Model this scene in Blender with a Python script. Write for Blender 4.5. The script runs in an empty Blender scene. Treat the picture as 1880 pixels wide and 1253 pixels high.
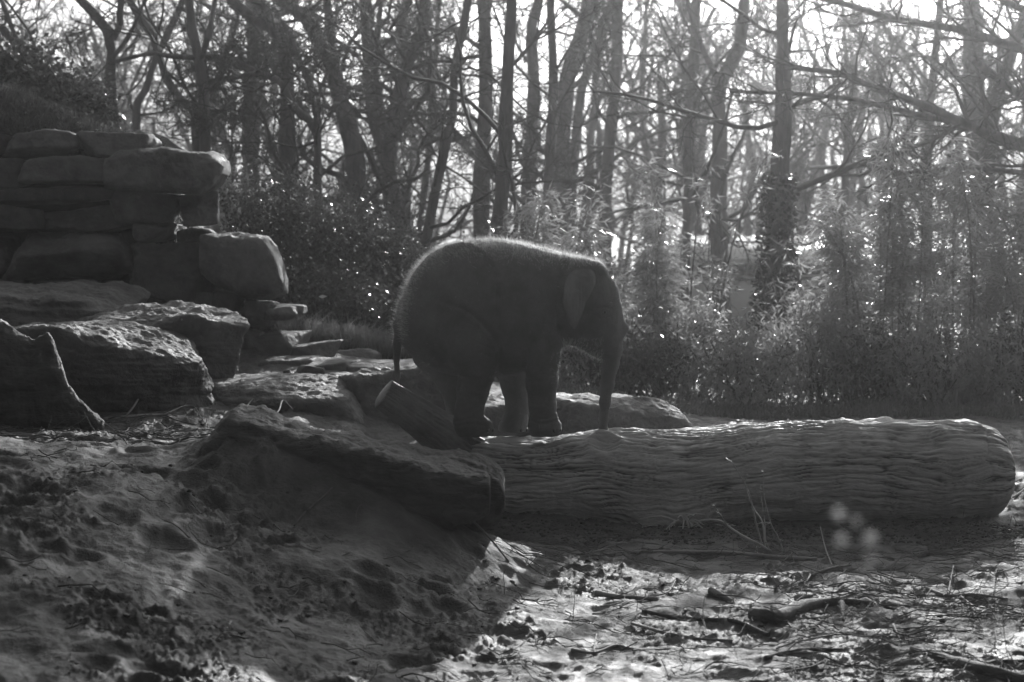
import bpy, math, random
import numpy as np
from mathutils import Vector

# ------------------------------------------------------------------ camera, sky, sun, exposure
S = bpy.context.scene
COL = S.collection
CH, FP, W0, H0 = 2.56, 4000.0, 1880.0, 1253.0
PITCH = math.atan((H0 / 2 - 400) / FP)
cam_d = bpy.data.cameras.new('camera'); cam = bpy.data.objects.new('camera', cam_d); COL.objects.link(cam)
cam.location = (0, 0, CH); cam.rotation_euler = (math.pi / 2 - PITCH, 0, 0)
cam_d.sensor_width = 36; cam_d.lens = FP / W0 * 36; cam_d.clip_start = 0.1; cam_d.clip_end = 2000
cam_d.dof.use_dof = True; cam_d.dof.focus_distance = 17.6; cam_d.dof.aperture_fstop = 2.6
S.camera = cam

SUN_EL, SUN_AZ = math.radians(19.5), math.radians(13)      # azimuth from +Y towards +X
wd = bpy.data.worlds.new('World'); S.world = wd; wd.use_nodes = True
nt = wd.node_tree; nt.nodes.clear()
sky = nt.nodes.new('ShaderNodeTexSky'); sky.sky_type = 'NISHITA'; sky.sun_disc = False
sky.sun_elevation = SUN_EL; sky.sun_rotation = SUN_AZ; sky.dust_density = 7.0; sky.air_density = 1.2
bw = nt.nodes.new('ShaderNodeRGBToBW'); bg = nt.nodes.new('ShaderNodeBackground'); wo = nt.nodes.new('ShaderNodeOutputWorld')
bg.inputs['Strength'].default_value = 0.075
nt.links.new(sky.outputs[0], bw.inputs[0]); nt.links.new(bw.outputs[0], bg.inputs[0]); nt.links.new(bg.outputs[0], wo.inputs[0])
sd = bpy.data.lights.new('sun', 'SUN'); sd.energy = 3.7; sd.angle = math.radians(0.5); sd.color = (1, 1, 1)
sun = bpy.data.objects.new('sun', sd); COL.objects.link(sun)
sv = Vector((math.sin(SUN_AZ) * math.cos(SUN_EL), math.cos(SUN_AZ) * math.cos(SUN_EL), math.sin(SUN_EL)))
sun.rotation_euler = sv.to_track_quat('Z', 'Y').to_euler(); sun.location = (6, 30, 30)
S.view_settings.view_transform = 'Standard'; S.view_settings.look = 'None'
S.view_settings.exposure = 1.1; S.view_settings.gamma = 1.0
S.view_settings.use_curve_mapping = False
S.cycles.use_denoising = True
try: S.cycles.denoising_prefilter = 'ACCURATE'; S.cycles.denoising_input_passes = 'RGB_ALBEDO_NORMAL'
except Exception: pass
S.cycles.max_bounces = 8; S.cycles.diffuse_bounces = 3; S.cycles.glossy_bounces = 2
S.cycles.transmission_bounces = 4; S.cycles.volume_bounces = 1
S.cycles.sample_clamp_indirect = 4
HAZE_DENSITY = 0.0008; HAZE_ANISO = 0.9

rng = np.random.default_rng(7)

# ------------------------------------------------------------------ helpers
cp_, sp_ = math.cos(PITCH), math.sin(PITCH)
def at(px, py, Y):
    px = np.asarray(px, float); py = np.asarray(py, float); Y = np.asarray(Y, float)
    u = (px - W0 / 2) / FP; v = (H0 / 2 - py) / FP
    dy = cp_ + v * sp_; dz = -sp_ + v * cp_
    t = Y / dy
    return np.stack([u * t, Y + 0 * u, CH + dz * t], -1)
def mpp(Y): return Y / FP

_r = np.random.RandomState(3); _perm = _r.permutation(256); _perm = np.concatenate([_perm, _perm, _perm])
_g = _r.normal(size=(256, 3)); _g /= np.linalg.norm(_g, axis=1)[:, None]
def perlin(x, y, z=None):
    x = np.asarray(x, float); y = np.asarray(y, float)
    z = np.zeros_like(x) if z is None else np.asarray(z, float)
    xi = np.floor(x).astype(int); yi = np.floor(y).astype(int); zi = np.floor(z).astype(int)
    xf = x - xi; yf = y - yi; zf = z - zi
    f = lambda t: t * t * t * (t * (t * 6 - 15) + 10)
    u, v, w = f(xf), f(yf), f(zf)
    out = 0
    for dx in (0, 1):
        for dy in (0, 1):
            for dz in (0, 1):
                h = _perm[_perm[_perm[(xi + dx) & 255] + ((yi + dy) & 255)] + ((zi + dz) & 255)]
                g = _g[h]
                d = g[..., 0] * (xf - dx) + g[..., 1] * (yf - dy) + g[..., 2] * (zf - dz)
                out = out + d * (u if dx else 1 - u) * (v if dy else 1 - v) * (w if dz else 1 - w)
    return out * 1.5
def fbm(x, y, z=None, o=4, gain=.5, lac=2.03):
    s, a, f = 0, 1., 1.
    z = np.zeros_like(np.asarray(x, float)) if z is None else z
    for i in range(o):
        s = s + a * perlin(np.asarray(x) * f + i * 17.3, np.asarray(y) * f + i * 5.1, z * f + i * 9.7); a *= gain; f *= lac
    return s
def ss(a, b, x):
    t = np.clip((np.asarray(x, float) - a) / (b - a), 0, 1); return t * t * (3 - 2 * t)

def tag(o, label=None, cat=None, group=None, kind=None):
    if label: o['label'] = label
    if cat: o['category'] = cat
    if group: o['group'] = group
    if kind: o['kind'] = kind
    return o
def raw_mesh(name, V, faces, smooth=True):
    me = bpy.data.meshes.new(name)
    V = np.ascontiguousarray(V, np.float32); me.vertices.add(len(V)); me.vertices.foreach_set('co', V.ravel())
    fl = [np.asarray(f, np.int32) for f in faces if len(f)]
    nl = sum(f.size for f in fl); nf = sum(len(f) for f in fl)
    me.loops.add(nl); me.loops.foreach_set('vertex_index', np.concatenate([f.ravel() for f in fl]))
    tot = np.concatenate([np.full(len(f), f.shape[1], np.int32) for f in fl])
    st = np.concatenate([[0], np.cumsum(tot)[:-1]]).astype(np.int32)
    me.polygons.add(nf); me.polygons.foreach_set('loop_start', st)
    try: me.polygons.foreach_set('loop_total', tot)
    except Exception: pass
    if smooth: me.polygons.foreach_set('use_smooth', np.ones(nf, bool))
    me.update(calc_edges=True); return me
class Geo:
    def __init__(s): s.V = []; s.F = {3: [], 4: []}; s.n = 0
    def add(s, V, F):
        V = np.asarray(V, float).reshape(-1, 3); F = np.asarray(F, int)
        s.V.append(V); s.F[F.shape[1]].append(F + s.n); s.n += len(V)
    def add2(s, V, F4, F3):
        V = np.asarray(V, float).reshape(-1, 3); s.V.append(V)
        if len(F4): s.F[4].append(np.asarray(F4, int) + s.n)
        if len(F3): s.F[3].append(np.asarray(F3, int) + s.n)
        s.n += len(V)
    def build(s, name, mat, parent=None, smooth=True, origin=None):
        V = np.concatenate(s.V); 
        if origin is None: origin = (V.min(0) + V.max(0)) / 2; origin[2] = V[:, 2].min()
        if parent is not None: origin = np.array(parent.location)
        me = raw_mesh(name, V - np.asarray(origin), [np.concatenate(f) for f in s.F.values() if f], smooth)
        o = bpy.data.objects.new(name, me); COL.objects.link(o)
        if parent is None: o.location = origin
        else: o.parent = parent
        me.materials.append(mat); return o
def empty(name, loc):
    o = bpy.data.objects.new(name, None); COL.objects.link(o); o.location = tuple(float(c) for c in loc); o.empty_display_size = .2; return o

def tubes(P, R, s=3):
    """P (m,k,3) R (m,k) -> verts, quads"""
    P = np.asarray(P, float); R = np.asarray(R, float); m, k, _ = P.shape
    T = np.gradient(P, axis=1); T /= np.linalg.norm(T, axis=2)[..., None] + 1e-9
    ref = np.array([.31, .83, .17]); ref2 = np.array([.9, -.1, .4])
    use = (np.abs((T * (ref / np.linalg.norm(ref))).sum(-1)).max(1) > .93)
    rf = np.where(use[:, None], ref2, ref)[:, None, :]
    A = np.cross(T, rf); A /= np.linalg.norm(A, axis=2)[..., None] + 1e-9
    B = np.cross(T, A)
    th = np.arange(s) * 2 * math.pi / s
    V = P[:, :, None, :] + R[:, :, None, None] * (A[:, :, None, :] * np.cos(th)[None, None, :, None] + B[:, :, None, :] * np.sin(th)[None, None, :, None])
    i = np.arange(m)[:, None, None] * k * s; j = np.arange(k - 1)[None, :, None] * s; q = np.arange(s)[None, None, :]
    q2 = (q + 1) % s
    F = np.stack([i + j + q, i + j + q2, i + j + s + q2, i + j + s + q], -1).reshape(-1, 4)
    return V.reshape(-1, 3), F
def resample(pts, k, smooth=True):
    pts = np.asarray(pts, float)
    if smooth and len(pts) > 2:
        Q = []
        E = np.vstack([2 * pts[0] - pts[1], pts, 2 * pts[-1] - pts[-2]])
        for i in range(1, len(E) - 2):
            for t in np.linspace(0, 1, 9)[:-1]:
                a, b, c, d = E[i - 1], E[i], E[i + 1], E[i + 2]
                Q.append(.5 * (2 * b + (c - a) * t + (2 * a - 5 * b + 4 * c - d) * t * t + (3 * b - a - 3 * c + d) * t ** 3))
        Q.append(pts[-1]); pts = np.array(Q)
    d = np.concatenate([[0], np.cumsum(np.linalg.norm(np.diff(pts[:, :3], axis=0), axis=1))])
    s = np.linspace(0, d[-1], k)
    return np.stack([np.interp(s, d, pts[:, c]) for c in range(pts.shape[1])], 1)
def tube1(g, pts, rads, s=8, k=24, cap=True, rough=0., seed=0):
    """one smooth tube through pts with radii; closed ends"""
    Q = resample(np.c_[np.asarray(pts, float), np.asarray(rads, float)], k)
    R = Q[:, 3] * (1 + rough * fbm(Q[:, 0] * 3 + seed, Q[:, 2] * 3, Q[:, 1] * 3, 2))
    V, F = tubes(Q[None, :, :3], R[None], s)
    if rough:
        n = fbm(V[:, 0] * 9, V[:, 1] * 9 + seed, V[:, 2] * 9, 2)[:, None]
        c = np.repeat(Q[:, :3], s, 0); V = c + (V - c) * (1 + rough * n)
    F3 = []
    if cap:
        V = np.vstack([V, Q[0, :3], Q[-1, :3]]); a = len(V) - 2
        for q in range(s):
            F3.append((a, (q + 1) % s, q)); F3.append((a + 1, (k - 1) * s + q, (k - 1) * s + (q + 1) % s))
    g.add2(V, F, F3)
def unit(v): return v / (np.linalg.norm(v, axis=-1, keepdims=True) + 1e-9)
def grow(P, R, n, lr, ang, curl, k, r, bias=(0, 0, 0), rmin=.004, s0=.2, rs=.62, taper=.45, lmin=.12, lmax=9.):
    m, kk, _ = P.shape
    L = np.linalg.norm(np.diff(P, axis=1), axis=2).sum(1)
    idx = np.repeat(np.arange(m), n); M = len(idx)
    s = s0 + (1 - s0) * r.random(M) ** .9
    f = s * (kk - 1); i = np.minimum(f.astype(int), kk - 2); w = (f - i)[:, None]
    p = P[idx, i] * (1 - w) + P[idx, i + 1] * w; d = unit(P[idx, i + 1] - P[idx, i])
    rad = R[idx, i] * (1 - w[:, 0]) + R[idx, i + 1] * w[:, 0]
    q = r.normal(size=(M, 3)); q -= d * (q * d).sum(1)[:, None]; q = unit(q)
    a = ang * (1 + .35 * r.normal(size=M))[:, None]
    d = unit(d * np.cos(a) + q * np.sin(a))
    L = np.clip(L[idx] * lr * (1.15 - .6 * s) * (.6 + .8 * r.random(M)), lmin, lmax)
    out = [p]; b = np.asarray(bias, float)
    for j in range(1, k):
        d = unit(d + curl * r.normal(size=(M, 3)) + b); out.append(out[-1] + d * (L / (k - 1))[:, None])
    Pn = np.stack(out, 1)
    r0 = np.maximum(rad * rs, rmin)
    Rn = np.maximum(r0[:, None] * np.linspace(1, taper, k)[None], rmin * .75)
    return Pn, Rn
def leaves(C, D, L, Wd, r, fold=.25):
    """folded rhombic leaves: C base points, D directions"""
    n = len(C); D = unit(D); q = r.normal(size=(n, 3)); q -= D * (q * D).sum(1)[:, None]; q = unit(q); nn = np.cross(D, q)
    L = np.asarray(L).reshape(-1, 1) * np.ones((n, 1)); Wd = np.asarray(Wd).reshape(-1, 1) * np.ones((n, 1))
    a = C; c = C + D * L + nn * L * .12
    b = C + D * L * .42 + q * Wd * .5 + nn * Wd * fold; d = C + D * L * .42 - q * Wd * .5 + nn * Wd * fold
    V = np.stack([a, b, c, d], 1).reshape(-1, 3); i = np.arange(n)[:, None] * 4
    F = np.concatenate([i + [0, 1, 2], i + [0, 2, 3]], 0)
    return V, F

# ------------------------------------------------------------------ materials
def mat(name, lo, hi, scale=3., rough=.8, bump=.3, bscale=20., spec=.3, stretch=(1, 1, 1), detail=8., dist=.0, crack=0., cscale=8., patch=None, trans=0., bdist=.02, rvar=0.):
    m = bpy.data.materials.new(name); m.use_nodes = True; t = m.node_tree; N = t.nodes; Lk = t.links
    b = N['Principled BSDF']; tc = N.new('ShaderNodeTexCoord'); mp = N.new('ShaderNodeMapping'); mp.inputs['Scale'].default_value = stretch
    Lk.new(tc.outputs['Object'], mp.inputs[0])
    n1 = N.new('ShaderNodeTexNoise'); n1.inputs['Scale'].default_value = scale; n1.inputs['Detail'].default_value = detail; n1.inputs['Distortion'].default_value = dist
    n1.inputs['Roughness'].default_value = .65
    Lk.new(mp.outputs[0], n1.inputs['Vector'])
    cr = N.new('ShaderNodeValToRGB'); cr.color_ramp.elements[0].position = .3; cr.color_ramp.elements[1].position = .7
    cr.color_ramp.elements[0].color = (lo, lo, lo, 1); cr.color_ramp.elements[1].color = (hi, hi, hi, 1)
    Lk.new(n1.outputs[0], cr.inputs[0]); col = cr.outputs[0]
    n2 = N.new('ShaderNodeTexNoise'); n2.inputs['Scale'].default_value = bscale; n2.inputs['Detail'].default_value = 6; n2.inputs['Roughness'].default_value = .7
    Lk.new(mp.outputs[0], n2.inputs['Vector'])
    bp = N.new('ShaderNodeBump'); bp.inputs['Strength'].default_value = bump; bp.inputs['Distance'].default_value = bdist
    hgt = n2.outputs[0]
    if crack:
        vo = N.new('ShaderNodeTexVoronoi'); vo.feature = 'DISTANCE_TO_EDGE'; vo.inputs['Scale'].default_value = cscale
        mx = N.new('ShaderNodeVectorMath'); mx.operation = 'MULTIPLY_ADD'; mx.inputs[1].default_value = (.25,) * 3
        Lk.new(n2.outputs['Color'], mx.inputs[0]); Lk.new(mp.outputs[0], mx.inputs[2]); Lk.new(mx.outputs[0], vo.inputs['Vector'])
        mr = N.new('ShaderNodeMapRange'); mr.inputs[2].default_value = .12; mr.inputs[3].default_value = -crack; mr.inputs[4].default_value = 0
        mr.inputs[1].default_value = 0.
        dm = N.new('ShaderNodeMapRange'); dm.inputs[1].default_value = 0; dm.inputs[2].default_value = .10; dm.inputs[3].default_value = .55; dm.inputs[4].default_value = 1
        Lk.new(vo.outputs['Distance'], dm.inputs[0]); cm = N.new('ShaderNodeMix'); cm.data_type = 'RGBA'; cm.blend_type = 'MULTIPLY'; cm.inputs[0].default_value = 1
        Lk.new(col, cm.inputs[6]); Lk.new(dm.outputs[0], cm.inputs[7]); col = cm.outputs[2]
        Lk.new(vo.outputs['Distance'], mr.inputs[0])
        ad = N.new('ShaderNodeMath'); ad.operation = 'ADD'; Lk.new(mr.outputs[0], ad.inputs[0]); Lk.new(hgt, ad.inputs[1]); hgt = ad.outputs[0]
    Lk.new(hgt, bp.inputs['Height']); Lk.new(bp.outputs[0], b.inputs['Normal'])
    Lk.new(col, b.inputs['Base Color']); b.inputs['Roughness'].default_value = rough
    if rvar:
        mr = N.new('ShaderNodeMapRange'); mr.inputs[1].default_value = .35; mr.inputs[2].default_value = .65
        mr.inputs[3].default_value = rough - rvar; mr.inputs[4].default_value = rough + rvar
        n3 = N.new('ShaderNodeTexNoise'); n3.inputs['Scale'].default_value = scale * 1.7; n3.inputs['Detail'].default_value = 4
        Lk.new(tc.outputs['Object'], n3.inputs['Vector']); Lk.new(n3.outputs[0], mr.inputs[0]); Lk.new(mr.outputs[0], b.inputs['Roughness'])
    b.inputs['Specular IOR Level'].default_value = spec
    if trans:
        out = N['Material Output']; tr = N.new('ShaderNodeBsdfTranslucent'); mxs = N.new('ShaderNodeMixShader'); mxs.inputs[0].default_value = trans
        Lk.new(col, tr.inputs['Color']); Lk.new(b.outputs[0], mxs.inputs[1]); Lk.new(tr.outputs[0], mxs.inputs[2]); Lk.new(mxs.outputs[0], out.inputs['Surface'])
    return m
M = {}
M['mud'] = mat('mud', .03, .125, 2.2, .68, 1., 30, .3, bdist=.025, rvar=.12)
M['clod'] = mat('clod', .025, .07, 6, .7, .6, 60, .3)
M['rock'] = mat('rock', .07, .20, 2.5, .7, 1., 7, .3, bdist=.06, rvar=.1)
M['rock2'] = mat('rock_dark', .045, .13, 3., .75, 1., 8, .3, bdist=.06)
M['clay'] = mat('clay_rock', .05, .14, 3., .72, 1., 9, .25, bdist=.05, stretch=(.5, 1, 1.6))
M['ear'] = mat('ear_skin', .21, .33, 3.5, .6, .6, 45, .3, trans=.22, bdist=.012)  # pale ear skin, with backlight and haze put into its lighter tone
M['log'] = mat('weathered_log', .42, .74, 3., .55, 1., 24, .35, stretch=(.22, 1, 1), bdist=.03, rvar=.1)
M['skin'] = mat('elephant_skin', .17, .34, 2.2, .65, .9, 45, .3, crack=.6, cscale=42., bdist=.016)
M['logshade'] = mat('shaded_wood', .16, .36, 4., .6, 1., 24, .35, stretch=(.6, 1, 1), bdist=.03, rvar=.1)  # log wood darkened for the stub, its shade put into the colour
M['hair'] = mat('elephant_hair', .62, .78, 5, .35, 0, 20, .6, trans=.5)
M['nail'] = mat('toenail', .09, .13, 8, .6, .1, 60, .4)
M['eye'] = mat('eye', .01, .015, 5, .1, 0, 10, .6)
M['bark'] = mat('bark', .10, .22, 5, .9, 1., 16, .15, stretch=(1, 1, .25), bdist=.04)
M['twig'] = mat('twig', .08, .15, 5, .85, .2, 30, .15)
M['leafA'] = mat('bamboo_leaf', .22, .46, 2.5, .26, 0, 20, .8, trans=.5)
M['leafB'] = mat('shrub_leaf', .06, .14, 2.5, .24, 0, 20, .6, trans=.3)
M['ivy'] = mat('ivy_leaf', .05, .10, 4, .35, 0, 20, .5, trans=.25)
M['culm'] = mat('bamboo_culm', .12, .2, 4, .5, .1, 30, .4)
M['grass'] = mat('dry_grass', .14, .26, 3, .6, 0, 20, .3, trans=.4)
M['stick'] = mat('dead_stick', .16, .34, 8, .75, .5, 50, .25, stretch=(.5, .5, 1))
M['paleplaster'] = mat('pale_render', .55, .68, 1.5, .6, .1, 20, .3)
M['fascia'] = mat('white_fascia', .74, .82, 1.5, .45, .03, 20, .4)
M['winglass'] = mat('window_glass', .10, .14, 1, .15, 0, 10, .6)
M['darktrim'] = mat('dark_trim', .12, .16, 2, .6, 0, 10, .3)
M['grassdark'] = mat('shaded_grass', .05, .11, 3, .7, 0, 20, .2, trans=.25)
M['darkstick'] = mat('dark_branch', .05, .13, 8, .75, .9, 40, .25, bdist=.03)
M['rimtwig'] = mat('rim_lit_twig', .45, .6, 6, .45, .2, 40, .4)  # sapling colour brightened to carry the sun's rim light
M['seed'] = mat('dry_seed_head', .7, .8, 6, .45, .2, 40, .4, trans=.35)

# ------------------------------------------------------------------ ground
CPX = [  # px, py, Y : visible points of the ground
 (0, 1253, 11.0), (250, 1253, 11.2), (500, 1253, 11.6), (700, 1253, 12.0), (1000, 1253, 12.0), (1400, 1253, 12.0), (1880, 1253, 12.0),
 (0, 1120, 12.0), (250, 1130, 12.2), (500, 1170, 12.5), (0, 1000, 12.9), (200, 1010, 13.2), (400, 1050, 13.4), (700, 1140, 13.3),
 (0, 900, 13.9), (150, 900, 14.1), (300, 900, 14.5), (450, 920, 14.9), (600, 950, 14.9), (500, 1010, 13.9), (650, 1040, 13.9), (780, 980, 15.0),
 (860, 1000, 15.2), (940, 1085, 14.9), (880, 1090, 14.2), (1000, 1100, 14.6), (1200, 1100, 14.6), (1500, 1100, 14.6), (1800, 1100, 14.6),
 (0, 812, 15.9), (120, 815, 16.0), (240, 824, 15.9), (330, 840, 15.6), (430, 800, 15.8), (560, 850, 15.6),
 (400, 795, 15.8), (440, 785, 15.65), (500, 800, 15.5), (560, 832, 15.4), (630, 868, 15.3), (700, 905, 15.25), (-400, 812, 15.9), (-400, 1253, 11.), (-400, 1000, 12.9), (-400, 900, 13.9), (-400, 760, 18.),
 (0, 790, 16.9), (150, 800, 17.0), (300, 818, 17.0), (380, 800, 17.2), (0, 760, 18.2), (180, 768, 18.2), (370, 775, 18.2), (500, 790, 18.),
 (1000, 985, 17.0), (1300, 985, 17.0), (1600, 985, 17.0), (1800, 985, 17.0), (2100, 985, 17.0), (900, 985, 17.),
 (450, 690, 22.), (600, 693, 22.), (760, 700, 22.5), (500, 730, 20.), (750, 790, 19.5),
 (0, 640, 23.5), (300, 630, 23.5), (540, 640, 24.), (700, 655, 26.), (560, 650, 27.),
 (1100, 735, 25.), (1300, 765, 25.), (1600, 765, 25.), (1880, 765, 25.), (2300, 765, 25.), (1900, 850, 20.6), (1700, 855, 20.6), (1300, 855, 20.6),
 (900, 715, 26.), (1000, 700, 30.), (1400, 705, 30.), (1800, 710, 30.), (600, 640, 30.), (0, 600, 30.)]
_cp = np.array([at(*c) for c in CPX])
_cp = np.vstack([_cp, [[-9, 8, .2], [9, 8, 0], [9, 14, 0], [10, 20, .1], [12, 30, .2], [-12, 30, .6], [-10, 20, 1.], [-9, 14, .7], [0, 34, .4], [8, 36, .1], [-6, 36, .5], [0, 6, 0], [0, 0, 0], [6, 0, 0], [-6, 0, 0]]])
def _phi(r): return np.where(r > 1e-9, r * r * np.log(r + 1e-12), 0)
_n = len(_cp); _A = np.zeros((_n + 3, _n + 3))
_A[:_n, :_n] = _phi(np.linalg.norm(_cp[:, None, :2] - _cp[None, :, :2], axis=2)) + np.eye(_n) * .03
_A[:_n, _n] = 1; _A[:_n, _n + 1:] = _cp[:, :2]; _A[_n:, :_n] = _A[:_n, _n:].T
_w = np.linalg.solve(_A, np.r_[_cp[:, 2], 0, 0, 0])
def ground_base(x, y):
    x = np.asarray(x, float); y = np.asarray(y, float); sh = x.shape
    xr = np.clip(x, -12, 12).ravel(); yr = np.clip(y, 0, 36).ravel(); z = np.empty_like(xr)
    for a in range(0, len(xr), 40000):
        X = xr[a:a + 40000]; Yv = yr[a:a + 40000]
        r = np.hypot(X[:, None] - _cp[None, :, 0], Yv[:, None] - _cp[None, :, 1])
        z[a:a + 40000] = _phi(r) @ _w[:_n] + _w[_n] + X * _w[_n + 1] + Yv * _w[_n + 2]
    z = z.reshape(sh)
    far = ss(28, 42, y); z = z * (1 - far) + far * (.2 - .6 * ss(40, 62, y))
    z = z * (1 - ss(10, 22, np.abs(x)) * .6)
    return z
def ground_z(x, y): return ground_base(x, y)
def build_ground():
    ys = [-40., -20, -8, 0, 4, 7, 9]
    y = 10.2
    while y < 31: ys.append(y); y += .0125 * (y / 12) ** 1.6 + .006
    while y < 320: ys.append(y); y += .04 * (y / 12) ** 1.8
    ys.append(330.); ys = np.array(ys)
    sx = np.concatenate([[-30, -8, -4, -2.4, -1.7], np.linspace(-1.25, 1.25, 560), [1.7, 2.4, 4, 8, 30]])
    X = sx[None, :] * (.245 * np.clip(ys, 8, 60)[:, None]); Yg = np.repeat(ys[:, None], len(sx), 1)
    Z = ground_base(X, Yg)
    near = (1 - ss(22, 32, Yg))
    # trampled mud: big dimples, ridges and torn crumbs, long across the slope
    wx = X + .25 * fbm(X * .8, Yg * .8, o=2); wy = Yg + .3 * fbm(X * .8 + 9, Yg * .8, o=2)
    d = fbm(wx * 1.5, wy * 1.1 + 4, o=3)
    ridg = 1 - np.abs(fbm(wx * 2.6 + 3, wy * 2.4, o=4))
    rt = 1 - .12 * ss(-.6, .6, X)
    Z = Z + near * rt * (.045 * d + .05 * (ridg - .8))
    rough = ss(-.12, .5, fbm(X * .9 + 20, Yg * .7 + 3, o=5, gain=.6) + .12)
    crumbs = np.abs(fbm(X * 13, Yg * 11, o=4, gain=.66))
    Z = Z + near * (rough * .038 * rt * (crumbs - .3) + .006 * fbm(X * 14, Yg * 14, o=3))
    # footprints
    r = np.random.default_rng(5)
    for i in range(150):
        fy = r.uniform(11, 17); fx = r.uniform(-1.15, 1.15) * .245 * fy; a = r.uniform(.09, .17); b = a * r.uniform(.7, 1.2)
        m = (np.abs(X - fx) < .6) & (np.abs(Yg - fy) < .6)
        q = ((X[m] - fx) / a) ** 2 + ((Yg[m] - fy) / b) ** 2
        Z[m] += -(.05 if fx < -.3 else .022) * np.exp(-q ** 1.5) + (.022 if fx < -.3 else .01) * np.exp(-((np.sqrt(q) - 1.25) / .3) ** 2)
    ny, nx = X.shape; V = np.stack([X, Yg, Z], -1).reshape(-1, 3)
    i = (np.arange(ny - 1)[:, None] * nx + np.arange(nx - 1)[None]).reshape(-1)
    F = np.stack([i, i + 1, i + nx + 1, i + nx], 1)
    me = raw_mesh('ground', V, [F])
    at_ = me.attributes.new('crumbly', 'FLOAT', 'POINT'); at_.data.foreach_set('value', np.clip(rough * near * (.15 + .75 * crumbs), 0, 1).ravel().astype(np.float32))
    o = bpy.data.objects.new('ground', me); COL.objects.link(o); me.materials.append(M['mud']); o['kind'] = 'structure'
    t = M['mud'].node_tree; b_ = t.nodes['Principled BSDF']; src = b_.inputs['Base Color'].links[0].from_socket
    an = t.nodes.new('ShaderNodeAttribute'); an.attribute_name = 'crumbly'; mx = t.nodes.new('ShaderNodeMix'); mx.data_type = 'RGBA'; mx.inputs[7].default_value = (.04, .04, .04, 1)
    t.links.new(an.outputs['Fac'], mx.inputs[0]); t.links.new(src, mx.inputs[6]); t.links.new(mx.outputs[2], b_.inputs['Base Color'])
    return ys, sx, Z
_gy, _gs, _gZ = build_ground()
def gz(x, y):
    """height of the detailed ground at scattered points"""
    x = np.asarray(x, float); y = np.asarray(y, float)
    j = np.clip(np.searchsorted(_gy, y) - 1, 0, len(_gy) - 2); s = x / (.245 * np.clip(y, 8, 60))
    i = np.clip(np.searchsorted(_gs, s) - 1, 0, len(_gs) - 2)
    fy = np.clip((y - _gy[j]) / (_gy[j + 1] - _gy[j]), 0, 1); fx = np.clip((s - _gs[i]) / (_gs[i + 1] - _gs[i]), 0, 1)
    return (_gZ[j, i] * (1 - fx) + _gZ[j, i + 1] * fx) * (1 - fy) + (_gZ[j + 1, i] * (1 - fx) + _gZ[j + 1, i + 1] * fx) * fy
def ray_ground(px, py):
    """where the line of sight through a photo point meets the ground"""
    Ys = np.linspace(10.5, 40, 1200); P = at(np.full(1200, px), np.full(1200, py), Ys)
    g = gz(P[:, 0], P[:, 1]); k = np.argmax(P[:, 2] < g); return P[k - 1] if k else P[-1]

# grassy bank behind the rock wall
def bank_h(x, y):
    px = 940 + x / 25.5 * FP
    top = np.interp(px, [-1500, 0, 60, 140, 220, 300, 385, 430, 500, 560], [4.3, 3.95, 3.8, 3.62, 3.45, 3.25, 1.6, .9, .6, .4])
    return top * ss(23.6, 24.6, y) * (1 - ss(31, 40, y)) + .15 * fbm(x * 1.3, y * 1.3, o=3)
bx, by = np.meshgrid(np.linspace(-16, -2.3, 150), np.linspace(23.6, 40, 120)); bz = np.maximum(bank_h(bx, by), -.6)
i = (np.arange(119)[:, None] * 150 + np.arange(149)[None]).reshape(-1)
me = raw_mesh('bank', np.stack([bx, by, bz], -1).reshape(-1, 3), [np.stack([i, i + 1, i + 151, i + 150], 1)])
o = bpy.data.objects.new('hill', me); COL.objects.link(o); me.materials.append(M['clod']); o['kind'] = 'structure'

# ------------------------------------------------------------------ rocks
_cs = {}
def cube_sphere(n):
    if n in _cs: return _cs[n]
    t = np.tan(np.linspace(-math.pi / 4, math.pi / 4, n)); a, b = np.meshgrid(t, t, indexing='ij'); o1 = np.ones_like(a)
    Vs, Fs = [], []; off = 0
    for v in ([o1, a, b], [-o1, b, a], [b, o1, a], [a, -o1, b], [a, b, o1], [b, a, -o1]):
        Vs.append(np.stack(v, -1).reshape(-1, 3)); i = (np.arange(n - 1)[:, None] * n + np.arange(n - 1)[None]).reshape(-1)
        Fs.append(np.stack([i, i + n, i + n + 1, i + 1], 1) + off); off += n * n
    V = np.concatenate(Vs); F = np.concatenate(Fs)
    key = np.round(V / np.linalg.norm(V, axis=1)[:, None], 5); _, idx, inv = np.unique(key, axis=0, return_index=True, return_inverse=True)
    inv = inv.ravel(); V = V[idx]; F = inv[F]; V = unit(V); _cs[n] = (V, F); return _cs[n]
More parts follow.
